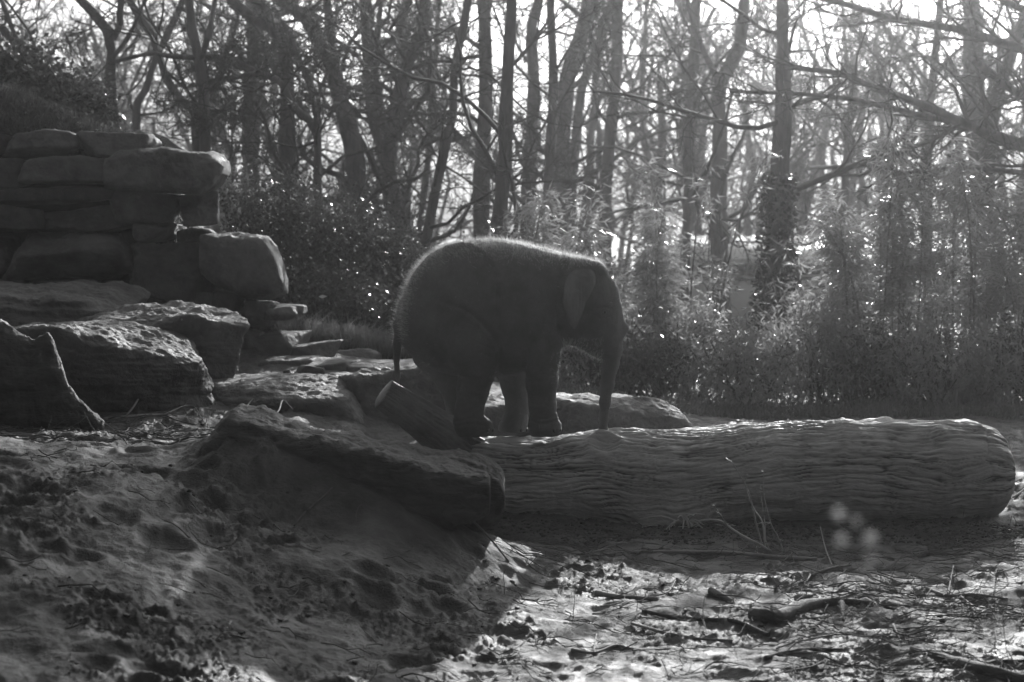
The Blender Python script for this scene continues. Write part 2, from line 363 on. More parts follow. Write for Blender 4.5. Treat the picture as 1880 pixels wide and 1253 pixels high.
def rock_geo(c, dims, seed, n=26, cuts=7, rough=.035, strata=.012, tilt=(0, 0, 0), sharp=22, topcut=None):
    """convex chiselled boulder; c centre, dims full sizes"""
    r = np.random.default_rng(seed); D, F = cube_sphere(n); h = np.asarray(dims, float) / 2
    N = [(1, 0, 0), (-1, 0, 0), (0, 1, 0), (0, -1, 0), (0, 0, 1), (0, 0, -1)]
    N = [unit(np.array(v, float) + r.normal(size=3) * .15) for v in N]; dd = [1.] * 6
    for _ in range(cuts):
        v = unit(r.normal(size=3)); N.append(v); dd.append(r.uniform(.84, 1.15) * np.abs(v).sum() * .78)
    if topcut is not None:
        for v, q in topcut: N.append(unit(np.array(v, float))); dd.append(q)
    N = np.array(N); dd = np.array(dd)
    q = np.maximum(D @ N.T, 1e-3) / dd[None]
    rad = 1 / ((q ** sharp).sum(1) ** (1 / sharp))
    V = D * rad[:, None] * h[None]
    nz = fbm(V[:, 0] * 2.2 + seed, V[:, 1] * 2.2, V[:, 2] * 2.2, 5, .55)
    lay = fbm(V[:, 0] * .8, V[:, 1] * .8 + seed, V[:, 2] * 9, 3)
    chip = -np.clip(fbm(V[:, 0] * 3.1 + seed, V[:, 1] * 3.1 + 7, V[:, 2] * 3.1, 2) - .25, 0, 1) * .45
    fine = .012 * fbm(V[:, 0] * 11, V[:, 1] * 11, V[:, 2] * 14, 3, .6)
    V = V + D * (rough * (nz + chip) + strata * lay + fine)[:, None] * (1 if h.min() > .2 else h.min() / .25)
    rx, ry, rz = tilt
    Rx = np.array([[1, 0, 0], [0, math.cos(rx), -math.sin(rx)], [0, math.sin(rx), math.cos(rx)]])
    Ry = np.array([[math.cos(ry), 0, math.sin(ry)], [0, 1, 0], [-math.sin(ry), 0, math.cos(ry)]])
    Rz = np.array([[math.cos(rz), -math.sin(rz), 0], [math.sin(rz), math.cos(rz), 0], [0, 0, 1]])
    return V @ (Rz @ Ry @ Rx).T + np.asarray(c, float), F
def rock_px(x0, y0, x1, y1, Y, depth, seed, **k):
    a = at(x0, y0, Y); b = at(x1, y1, Y); c = (a + b) / 2; c[1] = Y + depth / 2
    return rock_geo(c, (abs(b[0] - a[0]), depth, abs(a[2] - b[2])), seed, **k)
def loft(T, B, Yc, D, x0, x1, nx, na, expo, disp=None, ystar=None):
    """closed body along x whose top and bottom outlines are given in photo points at distance Yc"""
    px = np.linspace(x0, x1, nx); tt = np.interp(px, *np.array(T, float).T); bb = np.interp(px, *np.array(B, float).T)
    ker = np.ones(5) / 5
    sm = lambda a: np.convolve(np.pad(a, 2, 'edge'), ker, 'valid')
    tt, bb = sm(tt), sm(bb); dep = sm(np.interp(px, *np.array(D, float).T)); yc = np.interp(px, *np.array(Yc, float).T)
    a = at(px, tt, yc); b = at(px, bb, yc); X = a[:, 0]; zc = (a[:, 2] + b[:, 2]) / 2; hz = (a[:, 2] - b[:, 2]) / 2
    th = np.linspace(0, 2 * math.pi, na, endpoint=False); c, s = np.cos(th), np.sin(th)
    rr = (np.abs(c) ** expo + np.abs(s) ** expo) ** (-1 / expo)
    dy = c * rr; dz = s * rr
    Xg = np.repeat(X[:, None], na, 1); Yg = yc[:, None] + dep[:, None] * dy[None]; Zg = zc[:, None] + hz[:, None] * dz[None]
    if disp is not None:
        dd = disp(Xg, np.repeat(th[None], nx, 0), Yg, Zg, np.repeat(px[:, None], na, 1))
        Yg = Yg + dd * dy[None]; Zg = Zg + dd * dz[None]
    V = np.stack([Xg, Yg, Zg], -1).reshape(-1, 3)
    i = np.arange(nx - 1)[:, None] * na; j = np.arange(na)[None]; j2 = (j + 1) % na
    F = np.stack([i + j, i + na + j, i + na + j2, i + j2], -1).reshape(-1, 4)
    V = np.vstack([V, V[:na].mean(0), V[(nx - 1) * na:nx * na].mean(0)]); a = nx * na
    j = np.arange(na); F3 = np.concatenate([np.stack([np.full(na, a), j, (j + 1) % na], 1), np.stack([np.full(na, a + 1), (nx - 1) * na + (j + 1) % na, (nx - 1) * na + j], 1)])
    return V, F, F3

# the dry stone wall
wall = tag(empty('rock_wall', (-4., 24.2, 1.2)), 'stacked sandstone block wall with grass on top at the left', 'rock wall')
STONES = [(-170, 232, 5, 292, .0), (2, 232, 144, 290, .05), (138, 240, 288, 290, .0), (205, 272, 414, 360, -.25), (42, 284, 210, 340, .0), (-90, 288, 46, 346, .1),
 (-60, 340, 192, 378, .05), (190, 343, 326, 414, .0), (322, 350, 397, 422, -.05), (-80, 376, 70, 428, .1), (58, 380, 235, 432, .15), (232, 405, 320, 446, .1), (314, 416, 388, 452, .1),
 (-120, 426, 20, 520, .1), (14, 428, 234, 516, -.1), (222, 444, 388, 542, -.05), (376, 427, 524, 547, -.3), (-60, 508, 55, 548, .0), (48, 510, 158, 550, .0), (148, 520, 300, 580, -.05), (292, 534, 398, 586, .05),
 (378, 538, 446, 606, -.15), (440, 544, 500, 604, -.1), (494, 556, 546, 590, -.15), (-120, 545, 60, 640, .0), (50, 548, 170, 640, .05), (160, 575, 300, 640, .05), (290, 580, 400, 640, .05)]
for k, (x0, y0, x1, y1, dy) in enumerate(STONES):
    g = Geo(); big = (x0, y0) in ((205, 272), (376, 427))
    if big:
        dn = lambda X, th, Y, Z, px: .03 * fbm(X * 2.5, Y * 2, Z * 2.5, 5, .6) - .035 * np.clip(fbm(X * 4, Y * 4, Z * 4, 2) - .15, 0, 1) + .012 * fbm(X * 9, Y * 9, Z * 9, 3)
        if x0 == 205: a_ = ([(205, 292), (222, 278), (260, 273), (330, 275), (395, 281), (410, 290), (414, 302)], [(205, 346), (225, 352), (300, 354), (372, 359), (398, 340), (414, 318)], [(205, 23.75), (414, 23.6)], [(205, .5), (400, .5), (414, .4)], 205, 414)
        else: a_ = ([(377, 434), (390, 429), (470, 432), (494, 436), (505, 455), (516, 485), (524, 515)], [(377, 505), (395, 520), (425, 533), (455, 545), (500, 548), (524, 538)], [(377, 23.75), (524, 23.55)], [(377, .5), (500, .42), (524, .3)], 377, 524)
        g.add2(*loft(*a_, 90, 110, 5.0, dn)); g.build('stone', M['rock'], wall); continue
    V, F = rock_px(x0 + 4.5, y0 + 4.5, x1 - 4.5, y1 - 3, 23.55 + dy + .08 * math.sin(k * 2.7), .75 + (.25 if big else 0), 40 + k, n=44 if big else 30, cuts=4 if x0 == 376 else 10, rough=.04 if x0 == 376 else .06, strata=.012, tilt=(0, .03 * math.sin(k * 1.7), -.28 if x0 == 376 else .05 * math.sin(k)), topcut=[((1, 0, .45), 1.02), ((1, -.3, -.5), 1.05)] if x0 == 376 else None)
    g.add(V, F); g.build('stone', M['rock'] if k % 3 else M['rock2'], wall)
g = Geo(); V, F = rock_px(430, 560, 560, 580, 23.6, .5, 99, n=16); g.add(V, F); g.build('stone', M['rock'], wall)
def rock(name, label, x0, y0, x1, y1, Y, depth, seed, m='rock', cat='rock', group=None, **k):
    g = Geo(); V, F = rock_px(x0, y0, x1, y1, Y, depth, seed, **k); g.add(V, F); o = g.build(name, M[m]); return tag(o, label, cat, group)
BG = 'big flat boulders on the left'
rock('boulder', 'flat topped boulder nearest the rock wall, rearmost of the big left boulders', -120, 536, 190, 640, 20.9, 1.6, 201, n=70, rough=.06, strata=.03, group=BG, tilt=(.06, .05, 0))
rock('boulder', 'large sunlit sandstone boulder with steep right end behind the nearest slab', 120, 572, 442, 730, 20.0, 1.5, 202, n=90, rough=.06, strata=.03, group=BG, tilt=(.04, .05, .3), topcut=[((-.5, -.2, 1), .95)])
rock('boulder', 'large dark fronted slab boulder with a bright flat top, on the left', -170, 612, 352, 778, 18.5, 1.5, 203, n=110, rough=.06, strata=.03, group=BG, tilt=(.03, .05, .26))
rock('flat_rock', 'low flat sandstone shelf between left boulders and root end of log', 368, 706, 660, 840, 19.3, 1.5, 204, n=80, rough=.04, strata=.02, tilt=(.05, 0, 0))
rock('flat_rock', 'broad sloping rock slab behind the raised log branch', 560, 700, 860, 850, 19.8, 1.7, 205, n=80, rough=.06, strata=.03, tilt=(.03, .04, .1))
rock('flat_rock', 'long low boulder lying behind the log under the elephants trunk', 990, 737, 1272, 860, 19.3, .85, 206, n=80, rough=.04, strata=.015, tilt=(.04, .05, 0), topcut=[((.8, 0, 1), 1.05)])
rock('flat_rock', 'low rock seen between the elephants legs', 840, 746, 1010, 850, 19.7, 1.2, 207, n=50, rough=.04, strata=.015)
BR = 'small rocks below the wall end'
SM = [('rounded dark stone touching the steep end of big boulder', 436, 604, 476, 662, 23.4, .5), ('upright stone under the jutting wall stones', 466, 612, 545, 668, 23.3, .7),
 ('dark domed rock right of the wall foot', 530, 634, 604, 672, 23.2, .7), ('long low dark rock beside the bright mud strip', 452, 658, 592, 700, 22.6, .6),
 ('square flat slab with white top right of the long low rock', 556, 664, 656, 700, 22.4, .8), ('wide flat pale rock ending under the elephants tail', 650, 670, 766, 710, 22.4, .9),
 ('low ridge rock behind the square slab', 600, 648, 692, 682, 24., .7), ('small boulder at the end of the bright mud strip', 545, 676, 594, 702, 22.1, .4),
 ('tiny stone at the foot of the steep left boulder', 434, 693, 462, 706, 20.6, .2)]
for k, (lb, *b) in enumerate(SM):
    x0, y0, x1, y1, Y, dp = b
    rock('small_rock', lb, x0, y0, x1, y1 + 6, Y, dp, 300 + k, n=26, rough=.03, cat='rock', group=BR)

# foreground ledge, two overlapping slabs of the same rock
def ldisp(X, th, Y, Z, px):
    return .05 * fbm(X * 2.2, Y * 2, Z * 3, 6, .6) - .03 * np.abs(fbm(X * 1.5, Y * 3, Z * 9, 4)) - .03 * np.clip(fbm(X * 5, Y * 4, Z * 5, 2) - .2, 0, 1)
led = tag(empty('ledge_rock', (-1., 15.6, .3)), 'long mud covered rock ledge in front of the log with a broken square end', 'rock ledge')
g = Geo(); g.add2(*loft([(385, 800), (410, 765), (432, 750), (480, 760), (560, 784), (640, 806), (720, 824), (800, 843), (870, 860), (890, 864), (899, 874)],
    [(385, 900), (560, 960), (700, 985), (800, 975), (880, 950), (899, 930)], [(385, 15.9), (899, 15.5)], [(385, .45), (899, .36)], 385, 900, 200, 130, 5.0, ldisp)); g.build('front_slab', M['clay'], led)
g = Geo(); g.add2(*loft([(560, 815), (640, 812), (700, 815), (760, 819), (820, 826), (870, 836), (905, 850), (922, 866), (927, 890)],
    [(560, 960), (800, 990), (900, 975), (920, 950), (927, 930)], [(560, 16.1), (927, 15.95)], [(560, .4), (927, .36)], 560, 927, 160, 120, 4.5, ldisp)); g.build('rear_slab', M['clay'], led)
# smooth clay cone on the far left
g = Geo(); g.add2(*loft([(-120, 560), (0, 580), (25, 592), (45, 608), (60, 618), (85, 612), (98, 625), (112, 668), (125, 700), (145, 730), (170, 756), (188, 770)],
    [(-120, 830), (188, 800)], [(-120, 17.7), (188, 17.5)], [(-120, .4), (40, .3), (60, .2), (110, .13), (188, .07)], -120, 190, 160, 110, 2.0,
    lambda X, th, Y, Z, px: .06 * fbm(X * 2.6, Y * 2, Z * 2.8, 6, .6) - .03 * np.abs(fbm(X * 2, Y * 3, Z * 7, 3)))); tag(g.build('clay_mound', M['clay']), 'smooth leaning clay covered rock cone at the left edge', 'rock')

# ------------------------------------------------------------------ fallen log
GROOVE = []
def log_disp(X, th, Y, Z, px):
    u = X; R = .42; a = th * R
    knot = np.exp(-(((px - 1108) / 22) ** 2 + ((th - 1.95) / .16) ** 2))
    wave = .085 * fbm(u * 1.0, a * 1.9, o=2) + .014 * fbm(u * 4, a * 5, o=3)
    v = a + wave + .03 * perlin(u * .6 + 7, a * 7)
    c1 = np.abs(perlin(u * 1.15 + 4, v * 24, u * 0)); c2 = np.abs(perlin(u * 2.6 + 14, v * 46 + 8, u * 0)); c3 = fbm(u * 3, v * 70, o=2)
    amp = .4 + .6 * ss(-.2, .45, fbm(u * 1.7 + 30, a * 3.1, o=3))
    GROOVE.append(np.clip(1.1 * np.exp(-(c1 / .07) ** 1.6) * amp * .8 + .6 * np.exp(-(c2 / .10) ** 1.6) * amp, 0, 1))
    d = -.034 * np.exp(-(c1 / .10) ** 1.3) * amp - .016 * np.exp(-(c2 / .13) ** 1.3) * amp + .004 * c3
    d += .022 * fbm(u * 1.6 + 3, a * 2.2, o=3) + .019 * fbm(u * 5, a * 2.2 + 5, o=3)
    rr = np.sqrt(((px - 1108) / 26) ** 2 + ((th - 1.95) / .2) ** 2) if False else np.sqrt(((px - 1108) / 30) ** 2 + ((np.mod(th, 2 * math.pi) - LOGK) / .28) ** 2)
    d += .03 * np.exp(-((rr - 1) / .28) ** 2) - .05 * np.exp(-(rr / .6) ** 2)
    for (hx, ht, sx, st, am) in ((1395, 3.75, 60, .10, .05), (1470, 2.75, 40, .05, .03), (1200, 2.9, 30, .05, .02), (1660, 2.55, 60, .05, .02)):
        d -= am * np.exp(-(((px - hx) / sx) ** 2 + ((th - ht) / st) ** 2))
    d -= .012 * np.exp(-((px - 1803 + 6 * np.sin(th * 3)) / 3.0) ** 2)
    d += .022 * ss(1785, 1840, px) * fbm(np.sin(th) * 6, np.cos(th) * 6, u * 3, 3)
    d += .16 * np.exp(-(((px - 1245) / 75) ** 2 + ((th - 3.95) / .38) ** 2))
    return d
LOGK = 2.25
LT = [(722, 835), (745, 812), (770, 800), (800, 793), (850, 797), (900, 801), (960, 801), (1010, 799), (1060, 793), (1100, 789), (1200, 788), (1270, 785), (1330, 779), (1400, 774), (1470, 771), (1550, 768), (1650, 770), (1750, 768), (1790, 772), (1820, 781), (1836, 791), (1844, 806), (1847, 828)]
LB = [(722, 890), (745, 925), (800, 950), (900, 958), (1000, 964), (1070, 968), (1150, 984), (1230, 978), (1300, 966), (1500, 962), (1700, 964), (1790, 957), (1820, 951), (1836, 942), (1844, 925), (1847, 905)]
logo = tag(empty('fallen_log', (1.5, 18.05, 0.)), 'huge barkless fallen tree trunk the elephant stands on', 'log')
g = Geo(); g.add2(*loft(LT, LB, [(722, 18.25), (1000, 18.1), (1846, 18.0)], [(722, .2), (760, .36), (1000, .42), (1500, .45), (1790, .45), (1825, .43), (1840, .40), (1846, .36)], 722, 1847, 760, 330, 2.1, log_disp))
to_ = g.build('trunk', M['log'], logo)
at_ = to_.data.attributes.new('groove_shade', 'FLOAT', 'POINT'); gv = GROOVE[0].ravel(); at_.data.foreach_set('value', np.r_[gv, np.zeros(len(to_.data.vertices) - len(gv))].astype(np.float32))
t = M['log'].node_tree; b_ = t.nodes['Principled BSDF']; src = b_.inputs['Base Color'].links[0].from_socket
an = t.nodes.new('ShaderNodeAttribute'); an.attribute_name = 'groove_shade'; mxc = t.nodes.new('ShaderNodeMix'); mxc.data_type = 'RGBA'; mxc.inputs[7].default_value = (.05, .05, .05, 1)  # crack shade put into the log's colour along the grooves
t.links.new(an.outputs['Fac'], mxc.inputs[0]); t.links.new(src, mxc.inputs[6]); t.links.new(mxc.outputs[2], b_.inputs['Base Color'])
P_ = lambda px, py, Y: at(px, py, Y)
def grooved(pts, rads, k, m, seed, dep=.03):
    Q = resample(np.c_[np.asarray(pts, float), np.asarray(rads, float)], k); Vg, Fg = tubes(Q[None, :, :3], Q[None, :, 3], m)
    th = np.tile(np.arange(m) * 2 * math.pi / m, k); u = np.repeat(np.linspace(0, 1, k), m); cx_, sx2 = np.cos(th), np.sin(th); cc = np.repeat(Q[:, :3], m, 0)
    n1_ = perlin(u * 1.5 + seed, cx_ * 5 + .4 * u, sx2 * 5); n2_ = perlin(u * 3 + seed, cx_ * 11, sx2 * 11 + u)
    f = 1 - dep * 6 * np.exp(-(np.abs(n1_) / .10) ** 1.3) * .6 - dep * 2.4 * np.exp(-(np.abs(n2_) / .14) ** 1.3) + .16 * perlin(u * 2 + 5, cx_ * 1.6, sx2 * 1.6) + .03 * fbm(u * 8, cx_ * 6, sx2 * 6, 3)
    Vg = cc + (Vg - cc) * f[:, None]
    end = slice((k - 1) * m, k * m); Vg = np.vstack([Vg, Vg[end].mean(0) + .01]); a_ = k * m; j = np.arange(m)
    return Vg, Fg, np.stack([np.full(m, a_), (k - 1) * m + j, (k - 1) * m + (j + 1) % m], 1)
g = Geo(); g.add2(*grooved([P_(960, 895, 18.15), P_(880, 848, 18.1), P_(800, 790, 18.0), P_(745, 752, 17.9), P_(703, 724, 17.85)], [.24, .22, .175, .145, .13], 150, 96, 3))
g.build('branch_stub', M['logshade'], logo)
g = Geo(); r = np.random.default_rng(8); c = P_(1255, 965, 17.55)
for k in range(16):
    a = r.uniform(-2.6, .2) if k % 2 else r.uniform(-2.2, -.4); L = r.uniform(.12, .4)
    e = c + np.array([math.cos(a) * L * 1.2, -abs(math.sin(a)) * .15 - .03, -.06 + .18 * r.random()]); m_ = (c + e) / 2 + [0, -.03, .05]
    tube1(g, [c, m_, e], [.014, .009, .004], 5, 8, cap=False)
for k in range(40):
    a = r.uniform(-3.1, .1); L = r.uniform(.1, .34); c2 = c + [r.normal() * .1, 0, -.03]; e = c2 + np.array([math.cos(a) * L, -.05 - .2 * r.random(), .1 * r.random() - .05]); tube1(g, [c2, (c2 + e) / 2 + [0, -.02, .04 * r.random()], e], [.006, .004, .002], 4, 6, cap=False)
g.build('root_fan', M['log'], logo)

# ------------------------------------------------------------------ elephant
def surface_nets(F, org, h):
    nx, ny, nz = F.shape; ins = F < 0
    c = [ins[i:nx - 1 + i, j:ny - 1 + j, k:nz - 1 + k] for i in (0, 1) for j in (0, 1) for k in (0, 1)]
    s = sum(x.astype(np.int8) for x in c); act = (s > 0) & (s < 8); I = np.argwhere(act)
    idx = -np.ones(act.shape, int); idx[act] = np.arange(len(I))
    acc = np.zeros((len(I), 3)); cnt = np.zeros(len(I))
    cor = [(i, j, k) for i in (0, 1) for j in (0, 1) for k in (0, 1)]
    for a in cor:
        for b in cor:
            if a < b and sum(abs(a[q] - b[q]) for q in range(3)) == 1:
                fa = F[I[:, 0] + a[0], I[:, 1] + a[1], I[:, 2] + a[2]]; fb = F[I[:, 0] + b[0], I[:, 1] + b[1], I[:, 2] + b[2]]
                m = (fa < 0) != (fb < 0); t = np.where(m, fa / np.where(fa - fb == 0, 1, fa - fb), 0)
                p = np.array(a)[None] + t[:, None] * (np.array(b) - np.array(a))[None]
                acc[m] += p[m]; cnt[m] += 1
    V = np.asarray(org) + (I + acc / cnt[:, None]) * h; Q = []
    for ax in range(3):
        o1, o2 = [q for q in range(3) if q != ax]
        sl0 = [slice(None)] * 3; sl1 = [slice(None)] * 3; sl0[ax] = slice(0, -1); sl1[ax] = slice(1, None)
        a = ins[tuple(sl0)]; b = ins[tuple(sl1)]; E = np.argwhere(a != b)
        ok = (E[:, o1] > 0) & (E[:, o2] > 0) & (E[:, o1] < F.shape[o1] - 1) & (E[:, o2] < F.shape[o2] - 1); E = E[ok]
        def cell(d1, d2):
            e = E.copy(); e[:, o1] -= d1; e[:, o2] -= d2; return idx[e[:, 0], e[:, 1], e[:, 2]]
        q = np.stack([cell(1, 1), cell(0, 1), cell(0, 0), cell(1, 0)], 1)
        flip = a[E[:, 0], E[:, 1], E[:, 2]]
        if ax == 1: flip = ~flip
        q = np.where(flip[:, None], q, q[:, ::-1]); Q.append(q)
    return V, np.concatenate(Q)
EY = 18.05
def ep(px, py, y=0.): p = at(px, py, EY + y); return np.array([p[0], y, p[2]])
hh = .0105
o0 = np.array([at(700, 700, EY)[0], -.56, at(900, 830, EY)[2]]); o1 = np.array([at(1175, 700, EY)[0], .56, at(900, 415, EY)[2]])
nn = np.ceil((o1 - o0) / hh).astype(int)
gx, gy, gzz = [(o0[a] + np.arange(nn[a]) * hh).astype(np.float32) for a in range(3)]
GX, GY, GZ = np.meshgrid(gx, gy, gzz, indexing='ij')
def smin(a, b, k):
    h = np.clip(.5 + .5 * (b - a) / k, 0, 1); return b * (1 - h) + a * h - k * h * (1 - h)
def profile(T, B, Wd, expo=2.0, flat=0.):
    T = np.array(T, float); B = np.array(B, float); Wd = np.array(Wd, float)
    x = gx; f = FP / EY; pxs = 940 + x * f
    xs = slice(None)
    tz = np.interp(pxs, T[:, 0], CH - (T[:, 1] - 400) / f); bz = np.interp(pxs, B[:, 0], CH - (B[:, 1] - 400) / f); w = np.interp(pxs, Wd[:, 0], Wd[:, 1])
    ker = np.ones(3) / 3; sm = lambda a: np.convolve(np.pad(a, 1, 'edge'), ker, 'valid')
    tz, bz, w = sm(tz), sm(bz), sm(w); zc = (tz + bz) / 2; hz = np.maximum((tz - bz) / 2, .004)
    ex = np.maximum(0, T[0, 0] - pxs) + np.maximum(0, pxs - T[-1, 0]); ex = (ex / f)[:, None, None]
    q = (np.abs(GY / w[:, None, None]) ** expo + np.abs((GZ - zc[:, None, None]) / hz[:, None, None]) ** expo) ** (1 / expo)
    q = q + ex * 12
    g0, g1, g2 = np.gradient(q, hh)
    return ((q - 1) / np.maximum(np.sqrt(g0 ** 2 + g1 ** 2 + g2 ** 2), 1.2)).astype(np.float32)
def cone(a, b, ra, rb):
    a = np.asarray(a, float); b = np.asarray(b, float); ab = b - a; L2 = (ab ** 2).sum()
    t = np.clip(((GX - a[0]) * ab[0] + (GY - a[1]) * ab[1] + (GZ - a[2]) * ab[2]) / L2, 0, 1)
    d = np.sqrt((GX - a[0] - t * ab[0]) ** 2 + (GY - a[1] - t * ab[1]) ** 2 + (GZ - a[2] - t * ab[2]) ** 2)
    return d - (ra + (rb - ra) * t)
def ell(c, r):
    q = np.sqrt(((GX - c[0]) / r[0]) ** 2 + ((GY - c[1]) / r[1]) ** 2 + ((GZ - c[2]) / r[2]) ** 2)
    return (q - 1) * min(r) * .9
def chain(pts, k=.03):
    f = None
    for (a, ra), (b, rb) in zip(pts[:-1], pts[1:]):
        d = cone(a, b, ra, rb); f = d if f is None else smin(f, d, k)
    return f
mp_ = 1 / (FP / EY)
body = profile([(733, 590), (736, 562), (741, 540), (748, 521), (758, 501), (770, 485), (786, 469), (806, 456), (832, 446), (862, 440), (895, 438), (925, 439), (960, 446), (1000, 455), (1040, 465), (1075, 476), (1098, 490), (1112, 520)],
    [(733, 604), (736, 625), (741, 640), (750, 650), (770, 664), (800, 682), (850, 694), (900, 692), (950, 690), (990, 675), (1025, 645), (1075, 600), (1112, 560)],
    [(733, .03), (738, .12), (745, .19), (755, .245), (775, .30), (810, .355), (850, .39), (900, .41), (950, .395), (1000, .35), (1040, .29), (1080, .23), (1112, .12)], 2.15)
head = profile([(1020, 500), (1040, 478), (1060, 474), (1082, 479), (1102, 490), (1116, 503), (1127, 518), (1135, 540), (1140, 575)],
    [(1020, 560), (1030, 612), (1038, 630), (1060, 637), (1080, 648), (1095, 655), (1108, 662), (1120, 668), (1130, 662), (1136, 650), (1140, 630)],
    [(1020, .12), (1040, .2), (1070, .235), (1100, .21), (1120, .165), (1134, .125), (1140, .07)], 2.1)
F = smin(body, head, .06)
tr = chain([(ep(1110, 535), .115), (ep(1116, 570), .118), (ep(1117, 620), .103), (ep(1122, 640), .092), (ep(1120, 672), .070), (ep(1115, 705), .060), (ep(1111, 738), .048), (ep(1108, 765), .038), (ep(1107, 786), .036), (ep(1108, 790), .032), (ep(1103, 794), .022)])
F = smin(F, tr, .03)
F = smin(F, chain([(ep(1070, 610), .10), (ep(1094, 640), .05), (ep(1106, 655), .022)]), .05)        # lower jaw and lip
F = smin(F, ell(ep(1105, 575, -.15), (.07, .05, .08)), .05); F = smin(F, ell(ep(1105, 575, .15), (.07, .05, .08)), .05)
F = smin(F, ell(ep(1085, 500, -.09), (.13, .10, .09)), .05); F = smin(F, ell(ep(1085, 500, .09), (.13, .10, .09)), .05)
yn, yf = -.2, .2
fn = smin(chain([(ep(985, 600, -.17), .20), (ep(992, 660, yn), .15), (ep(994, 700, yn), .130), (ep(996, 745, yn), .110), (ep(997, 770, yn), .112)]), cone(ep(999, 777, yn), ep(1001, 786, yn), .125, .138), .03)
ff = smin(chain([(ep(960, 600, .17), .19), (ep(938, 665, yf), .14), (ep(945, 710, yf), .118), (ep(951, 740, yf), .105), (ep(947, 765, yf), .100)]), cone(ep(944, 778, yf), ep(942, 786, yf), .115, .13), .03)
hn = smin(chain([(ep(845, 585, -.2), .24), (ep(862, 640, -.24), .20), (ep(876, 680, -.235), .155), (ep(868, 715, -.23), .135), (ep(861, 750, -.23), .122), (ep(860, 770, -.23), .12)]), cone(ep(862, 780, -.23), ep(884, 789, -.24), .125, .105), .04)
hf = smin(chain([(ep(815, 585, .18), .24), (ep(800, 645, .2), .20), (ep(822, 690, .2), .125), (ep(836, 730, .2), .098), (ep(842, 765, .2), .10)]), cone(ep(845, 782, .2), ep(858, 790, .2), .11, .10), .03)
for lg, k in ((fn, .07), (ff, .07), (hn, .06), (hf, .06)): F = smin(F, lg, k)
tail = chain([(ep(741, 560), .05), (ep(732, 600), .042), (ep(729, 630), .032), (ep(728, 660), .027), (ep(729, 690), .023), (ep(731, 706), .016)], .02)
F = smin(F, tail, .025)
foot_z = at(950, 797, EY)[2]
F = np.maximum(F, (foot_z - .0) - GZ)
V, Q = surface_nets(F, o0, hh)
# smooth twice
def lap(V, Q, it, lam=.5):
    e = np.concatenate([Q[:, [0, 1]], Q[:, [1, 2]], Q[:, [2, 3]], Q[:, [3, 0]]]); e = np.concatenate([e, e[:, ::-1]])
    cnt = np.bincount(e[:, 0], minlength=len(V)).astype(float)
    for _ in range(it):
        s = np.stack([np.bincount(e[:, 0], V[e[:, 1], c], minlength=len(V)) for c in range(3)], 1)
        V = V * (1 - lam) + lam * s / cnt[:, None]
    return V
def vnorm(V, Q):
    n = np.cross(V[Q[:, 2]] - V[Q[:, 0]], V[Q[:, 3]] - V[Q[:, 1]]); N = np.zeros_like(V)
    for c in range(4): 
        for a in range(3): N[:, a] += np.bincount(Q[:, c], n[:, a], minlength=len(V))
    return unit(N)
V = lap(V, Q, 3); Nv = vnorm(V, Q); N0 = None
cen = np.array([at(900, 560, EY)[0], 0, at(900, 560, EY)[2]])
if ((V - cen) * Nv).sum(1).mean() < 0: Q = Q[:, ::-1]; Nv = -Nv
N0 = Nv.copy(); VX = 940 + V[:, 0] * FP / EY; VYp = 400 + (CH - V[:, 2]) * FP / EY      # photo-like coordinates on the mid plane
near = ss(.03, .12, -V[:, 1])
def crease(pts, w, a, side=None):
    pts = resample(np.array(pts, float), 40); d = np.full(len(V), 1e9)
    for p in pts: d = np.minimum(d, (VX - p[0]) ** 2 + (VYp - p[1]) ** 2)
    d = np.sqrt(d); return a * np.exp(-(d / w) ** 2)
dsp = np.zeros(len(V)); side = ss(.03, .12, np.abs(V[:, 1]))
for pts, w, a in [([(800, 545), (835, 556), (870, 574), (898, 602), (914, 628), (920, 655)], 5.0, -.008), ([(812, 556), (845, 568), (875, 588), (898, 612), (912, 640)], 2.6, .008),
    ([(850, 560), (880, 582), (902, 612)], 2., -.006), ([(918, 520), (919, 580), (922, 640), (920, 680)], 4, -.012), ([(880, 625), (900, 634), (912, 645)], 2, -.007), ([(875, 640), (895, 648), (912, 656)], 2, -.006),
    ([(822, 680), (850, 686), (890, 690), (920, 688)], 2.4, -.008), ([(848, 700), (836, 730), (830, 760)], 3, -.004), ([(820, 455), (860, 450), (900, 470), (915, 500)], 5, .008), ([(1000, 500), (1010, 560), (1000, 620)], 8, -.010),
    ([(1035, 482), (1022, 540), (1026, 600)], 5, -.012), ([(965, 640), (960, 690)], 3, -.012), ([(1092, 566), (1108, 562), (1122, 566)], 2, -.006), ([(1094, 580), (1108, 585), (1120, 580)], 2, -.006), ([(835, 770), (865, 762), (890, 765)], 2, -.006), ([(836, 778), (866, 772), (895, 776)], 2, -.006),
    ([(972, 758), (996, 764), (1018, 758)], 2, -.006), ([(970, 768), (996, 773), (1022, 768)], 2, -.006)]:
    dsp += crease(pts, w, a) * near * 2.6
X_, Y_, Z_ = V.T
leg = ss(620, 700, VYp)
dsp += .006 * fbm(X_ * 5, Y_ * 5, Z_ * 5, 3)
dsp -= .006 * np.exp(-(np.abs(perlin(X_ * 5 + 2, Y_ * 5, Z_ * 26 + 1.5 * perlin(X_ * 4, Y_ * 4, Z_ * 4))) / .14) ** 1.4) * (.35 + .65 * leg)
dsp -= .004 * np.exp(-(np.abs(perlin(X_ * 22, Y_ * 6, Z_ * 7 + 9)) / .14) ** 1.4) * (1 - leg)
trk = ss(1095, 1105, VX) * ss(600, 640, VYp); dsp += trk * .0025 * np.sin(Z_ * 240 + 2 * perlin(X_ * 9, Y_ * 9, Z_ * 9))
V = V + Nv * dsp[:, None]; V = lap(V, Q, 1, .35); Nv = vnorm(V, Q)
